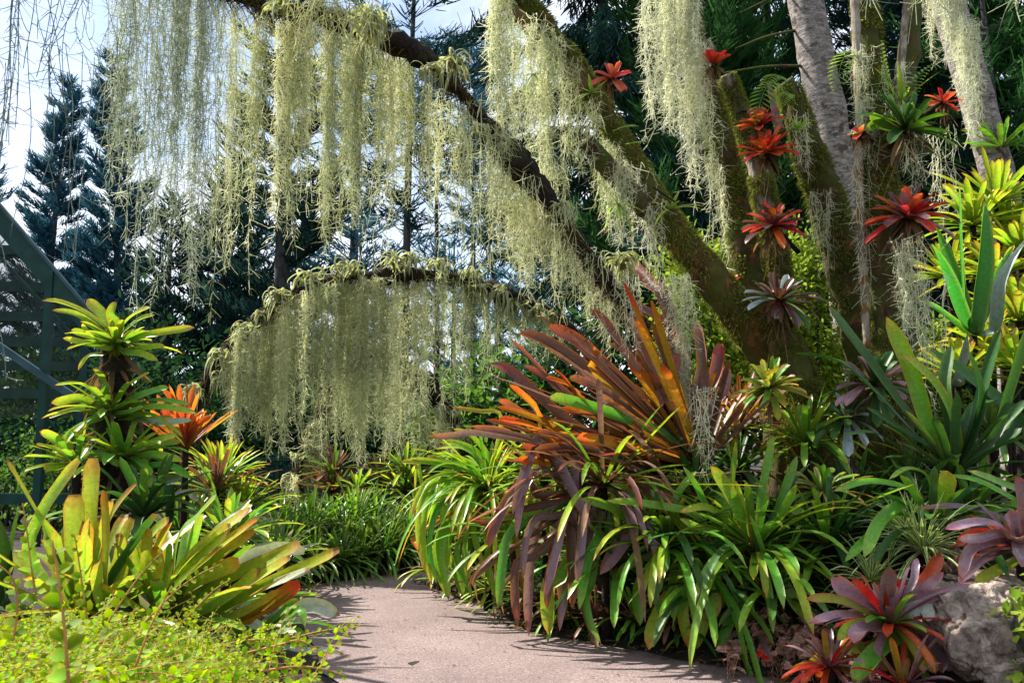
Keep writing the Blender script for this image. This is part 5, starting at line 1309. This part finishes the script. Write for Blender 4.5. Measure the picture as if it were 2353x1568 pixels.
perch('blackish purple bromeliad with silvery leaf tips on the mossy stump', 1788, 690, 6.9, 100, 26, ['maroon', 'bluegrey', 'maroon', 'deep'], 20, (75, -25), .9, (.1, -.4, 1), 'paddle', stalk=(30, 60))
perch('large red and purple bromeliad on the forked trunk', 2085, 500, 6.6, 108, 24, ['redorange', 'lilac', 'red', 'maroon'], 21, (80, -10), .8, (-.1, -.4, 1), stalk=(-40, 50))
perch('dark green strap-leaved bromeliad growing sideways from the forked trunk', 2080, 300, 6.6, 125, 24, ['deep', 'green', 'deep'], 20, (70, 0), .7, (.35, -.4, .8), stalk=(-40, 40), extra=((1, 24, [(2060, 300), (2020, 285), (1988, 298)]), (1, 22, [(2065, 290), (2020, 275), (1998, 265)])))
perch('scarlet flower-like bromeliad at the end of the sideways dark green one', 2165, 235, 6.4, 52, 9, ['red', 'redorange'], 15, (60, -20), .5, (.3, -.4, .7), stalk=(-70, 50))
perch('dark purple bromeliad with lavender leaves low between the trunks', 2010, 885, 6.3, 112, 26, ['maroon', 'lilac', 'deep', 'deep'], 21, (80, -30), .9, (0, -.4, 1), 'paddle', stalk=(20, 60))
perch('dark green rosette hanging in the shade left of the lavender-leaved one', 1945, 960, 6.4, 90, 24, ['deep', 'deep', 'bluegrey'], 18, (75, -35), .9, (-.1, -.4, 1), 'paddle', stalk=(20, 50))
perch('variegated yellow and red bromeliad on the mossy stump front', 1768, 890, 6.6, 92, 30, ['varieg', 'varieg', 'orange_leaf', 'green'], 15, (80, -20), .9, (-.15, -.4, 1), stalk=(40, 50))
perch('small orange leaf rosette on the left side of the forked trunk', 1978, 305, 6.6, 36, 6, ['orange_leaf', 'red'], 18, (60, 0), .5, (-.5, -.3, .8), stalk=(25, 20))

# ---- right front: red neoregelias, striped grassy plant, rocks, ground cover
hero('red and purple speckled bromeliad rosette in the right front corner beside the rock', (2045, 1430), 4.8, [
    (1, 40, [(2015, 1395), (1960, 1370), (1908, 1325)]), (0, 27, [(2025, 1400), (1990, 1365), (1955, 1328)]), (1, 40, [(2033, 1385), (2035, 1345), (2041, 1303)]), (0, 29, [(2041, 1398), (2060, 1360), (2080, 1328)]),
    (0, 32, [(2110, 1350), (2140, 1310), (2162, 1268)], .2), (1, 18, [(2095, 1345), (2103, 1300), (2106, 1280)], .1), (1, 27, [(2070, 1385), (2120, 1350), (2168, 1312)]), (3, 27, [(2001, 1410), (1920, 1378), (1851, 1375)]),
    (1, 27, [(2041, 1445), (1951, 1412), (1858, 1430)]), (4, 25, [(1990, 1430), (1950, 1440), (1921, 1470)]), (1, 38, [(2010, 1440), (1975, 1445), (1962, 1478)]), (3, 32, [(2000, 1485), (1930, 1490), (1845, 1540)]),
    (5, 42, [(2055, 1470), (2010, 1500), (1958, 1568)]), (1, 46, [(2090, 1435), (2140, 1475), (2166, 1545)]), (3, 30, [(2100, 1470), (2130, 1510), (2150, 1548)]), (5, 36, [(2070, 1480), (2110, 1540), (2150, 1590)]),
    (2, 32, [(2091, 1400), (2125, 1395), (2131, 1428)]), (1, 24, [(2101, 1385), (2185, 1355), (2258, 1352)]), (1, 24, [(2100, 1400), (2170, 1385), (2220, 1400)]), (2, 30, [(2080, 1375), (2140, 1350), (2185, 1345)]),
    (0, 30, [(2060, 1400), (2090, 1370), (2125, 1355)]), (0, 34, [(2040, 1420), (2035, 1385), (2050, 1345)], -.1), (0, 28, [(2030, 1425), (2000, 1400), (1965, 1370)])],
     ['redorange', 'lilac', 'silver', 'orange_leaf', 'yellow', 'green'], fill=[dict(n=50, L=.40, w=.052, e_in=80, e_out=-25, droop=1.1, mis=(0, 0, 1, 1, 1, 3, 5), prof='strap', lvar=.3)], vee=.22, fs=.3, conn=True)
hero('purple and orange bromeliad cut by the right edge above the rock', (2345, 1265), 4.9, [
    (0, 26, [(2300, 1240), (2230, 1260), (2205, 1330)]), (1, 22, [(2290, 1230), (2230, 1225), (2195, 1255)]), (0, 24, [(2300, 1210), (2240, 1200), (2170, 1215)]), (0, 40, [(2330, 1230), (2335, 1270), (2345, 1300)], -.3), (1, 30, [(2340, 1200), (2345, 1180), (2360, 1165)]),
    (0, 24, [(2310, 1260), (2250, 1290), (2200, 1340)]), (0, 22, [(2300, 1225), (2250, 1235), (2200, 1238)]), (3, 26, [(2330, 1290), (2270, 1320), (2240, 1345)]), (0, 30, [(2350, 1230), (2352, 1150), (2335, 1090)])],
     ['lilac', 'redorange', 'maroon', 'yellow'], fill=[dict(n=22, L=.42, w=.07, e_in=80, e_out=5, droop=.9, mis=(0, 0, 1, 2))], fs=.3)
hero('smaller dark red-bronze bromeliad low in front of the boulder, partly under the big red rosette', (2075, 1575), 4.55, [], ['maroon', 'rust', 'lilac', 'redorange'], fill=[dict(n=40, L=.34, w=.045, e_in=75, e_out=-20, droop=1.1, lvar=.3, mis=(0, 0, 1, 2, 3))])
hero('dark red bromeliad nestling in the pink ground cover left of the big red rosette', (1905, 1530), 4.75, [], ['maroon', 'redorange', 'rust', 'lilac'], fill=[dict(n=36, L=.30, w=.042, e_in=75, e_out=-20, droop=1.1, lvar=.3, mis=(0, 1, 1, 2, 3))])
hero('bronze-red bromeliad behind the big red rosette, beside the flat stone', (2180, 1330), 5.2, [], ['lilac', 'maroon', 'redorange'], fill=[dict(n=28, L=.36, w=.05, e_in=75, e_out=-5, droop=.8, mis=(0, 0, 1, 2))])
for (px, py, d, n, L, lab) in ((2120, 1265, 5.35, 70, .42, 'striped white-edged grassy plant behind the red rosette'), (2000, 1335, 5.3, 40, .30, 'small striped grassy plant left of the red rosette'), (2080, 1225, 5.5, 36, .34, 'upright striped grassy tuft behind the larger striped plant')):
    c = W(px, py, d); b = c.copy(); b[2] = hz(c[0], c[1]); c[2] = max(c[2], b[2] + .12)
    root = empty('striped_grassy_plant', b, lab, 'spider plant')
    g = G(); rosette(g, c, int(n * 1.4), L * 1.1, .022, 80, 0, 1.5, (0,), (0, -.2, 1), 'lance', .2, .01, 12, .2, .7); g.build('foliage', M['spider'], b, root)
    g = G(); tube(g, [b - [0, 0, .03], c], [.025, .02], 6, 5); g.build('stem', M['coir'], b, root)


def rock(label, px, py, d, wpx, hpx, seed, depth=.9, name='rock', rot=0):
    c = W(px, py, d); rx, rz_ = wpx * d / F / 2, hpx * d / F / 2
    u = np.linspace(0, math.pi, 90); v = np.linspace(0, 2 * math.pi, 140, endpoint=False)
    D = np.stack([np.sin(u)[:, None] * np.cos(v)[None], np.sin(u)[:, None] * np.sin(v)[None], np.repeat(np.cos(u)[:, None], 140, 1)], -1).reshape(-1, 3)
    e = np.sign(D) * np.abs(D) ** .72
    V = e * np.array([rx, rx * depth, rz_])
    nz = (vnoise(D * 1.3 + seed, seed) - .5) * .55 + (vnoise(D * 3.5 + seed, seed + 1) - .5) * .28 + (vnoise(D * 9 + seed, seed + 2) - .5) * .14 + (vnoise(D * 22 + seed, seed + 3) - .5) * .07 - .10 * (np.abs(vnoise(D * 2.6 + seed, seed + 4) - .5) < .03)
    V = V * (1 + nz)[:, None] + c
    i = (np.arange(89)[:, None] * 140 + np.arange(140)[None]); j = np.roll(np.arange(140), -1)[None] + np.arange(89)[:, None] * 140
    q = np.stack([i, i + 140, j + 140, j], -1).reshape(-1, 4)
    b = np.array([c[0], c[1], hz(c[0], c[1])])
    g = G(); g.add(V, q); o = g.build(name, M['rock'], b)
    return tag(o, label, 'rock')


rock('large pitted sandstone boulder in the bottom right corner', 2250, 1460, 4.75, 215, 190, 5, .9)
rock('flat stone slab resting behind the large boulder', 2310, 1352, 5.05, 240, 70, 9, .8)
rock('low stone under the plants at the bottom right edge', 2330, 1540, 4.6, 160, 90, 14, .8)
rock('mossy kerb stone at the far bend of the path under the ribbon leaves', 975, 1335, 8.6, 60, 40, 21, .8)

# ground cover with veined pink leaves: a continuous carpet
g = G(); n = 1500
cx = np.concatenate([rng.uniform(1670, 1900, 1700), rng.uniform(1840, 2230, 900)]); cy = np.concatenate([rng.uniform(1400, 1560, 1700), rng.uniform(1440, 1600, 900)])
dd = 1.45 * F / (cy - 1000 - 20)
P = np.array([W(x, y, d) for x, y, d in zip(cx, cy, dd)]); hh = h(P[:, 0], P[:, 1])
keep = (hh > .004) & (hh < .24); P = P[keep]; hh = hh[keep]; n = len(P)
P[:, 2] = hh + .03 + rng.random(n) * .14
az = rng.random(n) * 6.28
ovals(g, P, np.c_[np.cos(az), np.sin(az), .25 * rng.normal(size=n)], nrm(np.array([-.2, -.5, 1]) + rng.normal(size=(n, 3)) * .35), rng.uniform(.045, .09, n), rng.uniform(.035, .065, n), 0, .25)
az = rng.random(n) * 6.28
ribbons(g, np.c_[P[:, 0], P[:, 1], hh], np.c_[np.cos(az) * .3, np.sin(az) * .3, np.full(n, .9)], P[:, 2] - hh + .02, np.zeros((n, 3)), .005, 0, 1)
tag(g.build('ground_cover', M['fitt']), 'pink-veined small-leaved ground cover beside the path in the right front', 'ground cover', None, 'stuff')
for k, (x, y, d) in enumerate(((1745, 1500, 5.35), (1760, 1512, 5.3), (1648, 1415, 5.8), (2348, 1460, 4.6))):
    c = W(x, y, d); g = G(); n = 6; az = np.arange(n) * 1.047 + k
    ovals(g, np.tile(c, (n, 1)), np.c_[np.cos(az), np.full(n, -.3), np.sin(az)], np.tile([0, -1, .3], (n, 1)), .026, .022)
    b = c.copy(); b[2] = hz(c[0], c[1])
    root = empty('red_flower', b, ['larger red flower at the edge of the pink ground cover', 'small red flower just below the larger one', 'red flower in the shade under the hanging green leaves', 'red flower on the light green plant at the right edge'][k], 'flower')
    g.build('petals', M['petal'], b, root)
    g = G(); tube(g, [b, c], [.003, .003], 5, 4); g.build('stem', M['coir'], b, root)
leafy('light green round-leaved plant at the bottom right edge', 2345, 4.45, .42, .16, .16, .34, 170, .075, 'shrublight', clumps=22, name='leafy_plant', cat='plant')

# shaded undergrowth filling the bank between the plants
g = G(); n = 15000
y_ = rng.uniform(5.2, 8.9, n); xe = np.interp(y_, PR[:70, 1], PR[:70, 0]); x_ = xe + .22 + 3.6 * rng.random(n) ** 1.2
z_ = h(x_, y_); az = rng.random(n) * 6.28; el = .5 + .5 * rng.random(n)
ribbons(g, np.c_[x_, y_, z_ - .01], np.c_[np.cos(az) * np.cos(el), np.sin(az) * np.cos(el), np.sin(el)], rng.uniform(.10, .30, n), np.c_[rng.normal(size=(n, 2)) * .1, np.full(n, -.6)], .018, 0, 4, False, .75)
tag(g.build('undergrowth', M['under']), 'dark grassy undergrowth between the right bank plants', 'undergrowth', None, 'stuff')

# leaf litter
g = G(); n = 500
y_ = rng.uniform(4.6, 9, n); x_ = np.interp(y_, PR[:70, 1], PR[:70, 0]) + rng.normal(size=n) * .14 + .12
az = rng.random(n) * 6.28
ovals(g, np.c_[x_, y_, np.maximum(.016, h(x_, y_)) + .012], np.c_[np.cos(az), np.sin(az), rng.normal(size=n) * .12], nrm(np.array([0, 0, 1]) + rng.normal(size=(n, 3)) * .25), rng.uniform(.03, .11, n), rng.uniform(.012, .03, n), 0, .6)
n = 140; y_ = rng.uniform(4.2, 9, n); f_ = rng.random(n)
x_ = np.interp(y_, PR[:70, 1], PR[:70, 0]) * f_ + np.interp(y_, PL[:62, 1], PL[:62, 0]) * (1 - f_); az = rng.random(n) * 6.28
ovals(g, np.c_[x_, y_, np.full(n, .017)], np.c_[np.cos(az), np.sin(az), rng.normal(size=n) * .08 + .05], np.tile([0, 0, 1], (n, 1)), rng.uniform(.008, .035, n), rng.uniform(.004, .014, n), 0, .5)
tag(g.build('leaf_litter', M['dry']), 'brown dry leaf litter along the right path edge', 'leaf litter', None, 'stuff')

# ---- far hedge of strap plants along the outer path edge
protos = []
for k in range(4):
    r = empty('hedge_bromeliad', (0, 0, 0), 'proto', 'bromeliad', 'hedge bromeliads along the far path edge')
    g = G(); rosette(g, (0, 0, .12), 76, .50, .028, 84, -10, 1.5, (0, 0, 0, 1), (0, 0, 1), 'strap', .25, .02, 10, .15, .7)
    g.build('foliage', [M['hedge'], M['green']], (0, 0, 0), r)
    g = G(); tube(g, [(0, 0, -.05), (0, 0, .14)], [.04, .03], 6, 4); g.build('stem', M['coir'], (0, 0, 0), r)
    protos.append(r)
k = 0
PLs = PL[(PL[:, 1] > 7.9) & (PL[:, 1] < 11.2) & (PL[:, 0] < 1.6)]
used = [False] * 4
for row, off in enumerate((.22, .55, .9)):
    m = 16
    for q in range(m):
        f = (q + .5 * (row % 2)) / m * (len(PLs) - 1); i = int(f); p = PLs[i]
        tg = PLs[min(i + 1, len(PLs) - 1)] - PLs[max(i - 1, 0)]; tg = tg / np.linalg.norm(tg); nn = np.array([-tg[1], tg[0]])
        x, y = p + nn * (off + rng.normal() * .05)
        lab = ['green strap-leaved bromeliad in the front row of the far path hedge', 'green strap-leaved bromeliad in the middle row of the far path hedge', 'green strap-leaved bromeliad in the back row of the far path hedge'][row]
        pr = k % 4; k += 1
        if not used[pr]:
            used[pr] = True; o = protos[pr]; o.location = (x, y, hz(x, y)); o['label'] = lab; o.rotation_euler = (0, 0, rng.random() * 6)
        else:
            dup(protos[pr], (x, y, hz(x, y)), rng.random() * 6.28, lab, .85 + .3 * rng.random() + .08 * row)
for (x, y, d, L, n, mi, lab) in ((765, 1130, 11.6, .62, 70, ('bronze', 'hedge'), 'tall brownish bromeliad in the shade behind the far hedge'), (872, 1140, 11.8, .55, 60, ('bronze', 'hedge'), 'dark bronze bromeliad right of the tall brownish one, behind the far hedge'),
                               (930, 1125, 11.4, .58, 80, ('hedge', 'lime'), 'bushy green bromeliad behind the right end of the far hedge'), (820, 1170, 11.2, .45, 40, ('lime', 'green'), 'bright low bromeliad between the two dark ones behind the far hedge')):
    hero(lab, (x, y), d, [], mi, fill=[dict(n=n, L=L, w=.05, e_in=88, e_out=-5, droop=.35, mis=(0, 1), lvar=.1), dict(n=n // 2, L=L * .9, w=.05, e_in=80, e_out=-10, droop=.4, mis=(0, 1), off=(0, 0, .28))])

# ---- shaded filler plants on the right bank
fl = [(1480, 1130, 6.9, 'bronze', 'green', 'bronze-green bromeliad in the heart of the right bank'), (1600, 1150, 6.5, 'green', 'deep', 'green bromeliad behind the reddish-based plant'), (1690, 1080, 6.9, 'deep', 'green', 'dark bromeliad under the variegated one'),
      (1850, 1020, 6.6, 'lime', 'green', 'lime upright bromeliad under the variegated one, catching the sun'), (1960, 1180, 6.2, 'deep', 'deep', 'nearly black-green bromeliad in deep shade right of the grey-tipped rosette'), (2080, 1130, 6.7, 'deep', 'hedge', 'shaded bromeliad at the foot of the forked trunk'),
      (2280, 1000, 6.9, 'hedge', 'deep', 'shaded bromeliad below the yellow-green ones at right'), (1250, 1100, 6.9, 'lime', 'green', 'bright green bromeliad between the ribbon leaves and bronze blades'), (1420, 1300, 6.2, 'green', 'deep', 'low green bromeliad under the purple drooping leaves'),
      (1180, 1240, 6.9, 'green', 'lime', 'green bromeliad low behind the purple drooping leaves'), (1900, 1250, 5.7, 'deep', 'green', 'dark low bromeliad in front of the grey-tipped rosette'), (2230, 1180, 5.9, 'hedge', 'green', 'green bromeliad behind the purple one at the right edge'),
      (1620, 1350, 5.75, 'green', 'deep', 'low green bromeliad at the path edge under hanging leaves'), (1780, 1360, 5.6, 'deep', 'green', 'dark low bromeliad at the path edge left of the pink ground cover'), (1700, 980, 7.2, 'bronze', 'rust', 'orange-brown bromeliad between the leaning trunk foot and the variegated one')]
for x, y, d, a, b_, lab in fl:
    hero(lab, (x, y), d, [], [a, b_], fill=[dict(n=46, L=.66, w=.05, e_in=82, e_out=-5, droop=1.4, mis=(0, 0, 1))])

# ---- small plants hugging the right path edge under the hanging leaves
ed = [(1130, 1355, 7.35, 'lime'), (1210, 1380, 6.85, 'green'), (1290, 1400, 6.5, 'green'), (1370, 1420, 6.3, 'bronze'), (1460, 1425, 6.15, 'green'), (1550, 1430, 5.98, 'deep'), (1640, 1440, 5.8, 'green'), (1720, 1440, 5.7, 'deep'), (1060, 1335, 7.8, 'green'), (1010, 1310, 8.15, 'lime')]
for i, (x, y, d, m_) in enumerate(sorted(ed)):
    hero(f'small strap-leaved plant under the overhang at the right path edge, {ORD[i]} from the far bend', (x, y), d, [], [m_, 'dry', 'purple'], group='low plants along the right path edge', fill=[dict(n=40, L=.36, w=.032, e_in=80, e_out=-10, droop=1.3, mis=(0, 0, 0, 1, 2 if i > 2 else 0), lvar=.3)])

# ---- left front: small-leaved golden shrub
sb = np.array([-1.15, 2.3, hz(-1.15, 2.3)])
sr = empty('golden_shrub', sb, 'low spreading shrub of tiny golden-green leaves filling the bottom left corner', 'shrub')


def ztop(y): return 1.085 - .155 * (y - 1.4) - .06 * np.clip(y - 2.6, 0, 9)


def sprig_many(g, S0, D0, Ls, nl, size, arch_=-.25, wood=.004):
    """many two-ranked sprigs: stems + leaves"""
    N = len(S0)
    C = rng.normal(size=(N, 3)) * .18 + np.array([0, 0, arch_])
    ribbons(g, S0, D0, Ls, C, wood, 1, 4, True, .5)
    t = (np.arange(nl) + .5) / nl
    P = S0[:, None] + D0[:, None] * (Ls[:, None] * t)[..., None] + C[:, None] * (Ls[:, None] * t ** 2)[..., None]
    T = nrm(D0[:, None] + 2 * t[None, :, None] * C[:, None])
    up = nrm(np.array([0, 0, 1]) + rng.normal(size=(N, 3)) * .5)[:, None]
    side = nrm(np.cross(T, up)); sg = np.where(np.arange(nl) % 2, 1, -1)[None, :, None]
    Dl = nrm(side * sg + T * .45 + rng.normal(size=side.shape) * .18)
    Nn = nrm(np.cross(T, side) + rng.normal(size=side.shape) * .35); Nn = np.where(Nn[..., 2:] < 0, -Nn, Nn)
    sz = size * (.65 + .5 * rng.random((N, nl))) * (1 - .45 * t[None] ** 3)
    ovals(g, P.reshape(-1, 3), Dl.reshape(-1, 3), Nn.reshape(-1, 3), sz.ravel(), sz.ravel() * .72, 0, .12)


g = G(); n = 6500
yy = 1.15 + 2.6 * rng.random(n) ** .8
xr = -.24 - .37 * (yy - 1.5); xl = -.62 * yy - .25
xx = xr - (xr - xl) * rng.random(n) ** .9
edge = np.clip((xr - xx) / .35, 0, 1)
zz = ztop(yy) - (1 - edge) ** 2 * .32 - rng.random(n) ** 1.4 * .26 + .05 * np.sin(xx * 9 + yy * 5) - .05
az = rng.random(n) * 6.28; el = rng.normal(size=n) * .28 + .15
D0 = np.c_[np.cos(az) * np.cos(el), np.sin(az) * np.cos(el), np.sin(el)]
sprig_many(g, np.c_[xx, yy, zz], D0, rng.uniform(.10, .22, n), 10, .0195, wood=.0018)
g.build('foliage', [M['gold'], M['twig']], sb, sr)
g = G(); n = 220
yy = 1.3 + 2.2 * rng.random(n); xr = -.24 - .37 * (yy - 1.5); xl = -.62 * yy - .25
xx = xl + (xr - xl) * rng.random(n) ** 1.5
az = rng.random(n) * 6.28; el = rng.uniform(.55, 1.25, n)
sprig_many(g, np.c_[xx, yy, ztop(yy) - .06], np.c_[np.cos(az) * np.cos(el), np.sin(az) * np.cos(el), np.sin(el)], rng.uniform(.09, .20, n), 11, .017, -.2, .002)
g.build('foliage', [M['gold'], M['twig']], sb, sr)
g = G(); n = 60
y0 = 1.4 + 2 * rng.random(n); x0 = -.5 * y0 + rng.normal(size=n) * .25 - .1
ribbons(g, np.tile(sb, (n, 1)) + rng.normal(size=(n, 3)) * [.2, .25, .02], nrm(np.c_[x0 - sb[0], y0 - sb[1], ztop(y0) - .1 - sb[2]]), np.linalg.norm(np.c_[x0 - sb[0], y0 - sb[1], ztop(y0) - .15 - sb[2]], axis=1), np.zeros((n, 3)), .012, 0, 3, True)
g.build('stem', M['twig'], sb, sr)


def sprig(pts, d, nl, size, dd=0):
    nl = int(nl * .68)
    P3 = [W(x, y, d + dd * i / (len(pts) - 1)) for i, (x, y) in enumerate(pts)]
    P = spline(P3, nl * 2); T = nrm(np.gradient(P, axis=0)); g = G()
    tube(g, P3, [.0026, .002, .0012], 6, 24, 0, 1)
    Q = P[::2]; Tt = T[::2]; k_ = len(Q); t = np.linspace(0, 1, k_)
    side = nrm(np.cross(Tt, np.array([0, -1, .25])[None])); sg = np.where(np.arange(k_) % 2, 1, -1)[:, None]
    sz = size * (1 - .5 * t ** 2) * (.85 + .3 * rng.random(k_))
    ovals(g, Q, nrm(side * sg + Tt * .6 + rng.normal(size=(k_, 3)) * .25), nrm(np.array([-.1, -.6, .7])[None] + rng.normal(size=(k_, 3)) * .25), sz, sz * .85, 0, .15)
    g.build('sprig', [M['gold'], M['twig']], sb, sr)


sprig([(160, 1600), (148, 1440), (135, 1330), (120, 1240)], 1.05, 26, 0.0260)
sprig([(85, 1380), (72, 1300), (62, 1220), (52, 1155)], 1.9, 22, 0.0293)
sprig([(30, 1470), (40, 1400), (30, 1330), (-10, 1290)], 1.6, 18, 0.0244)
sprig([(240, 1440), (300, 1350), (340, 1300), (372, 1268)], 2.0, 26, 0.0275)
sprig([(330, 1430), (400, 1360), (455, 1320), (508, 1294)], 2.3, 30, 0.0212)
sprig([(400, 1450), (455, 1390), (495, 1352), (530, 1330)], 2.4, 26, 0.0194)
sprig([(200, 1420), (190, 1350), (180, 1280), (170, 1225)], 1.9, 20, 0.0244)
sprig([(300, 1560), (345, 1440), (370, 1390), (395, 1345)], 1.5, 18, 0.0212)
sprig([(560, 1470), (660, 1465), (740, 1448), (830, 1436)], 2.3, 34, 0.0194)
sprig([(560, 1500), (640, 1480), (690, 1470), (740, 1500)], 2.0, 24, 0.0194)
sprig([(600, 1540), (680, 1530), (740, 1535), (795, 1552)], 1.6, 22, 0.0178)
sprig([(700, 1560), (690, 1510), (688, 1470), (690, 1450)], 2.2, 14, 0.0162)
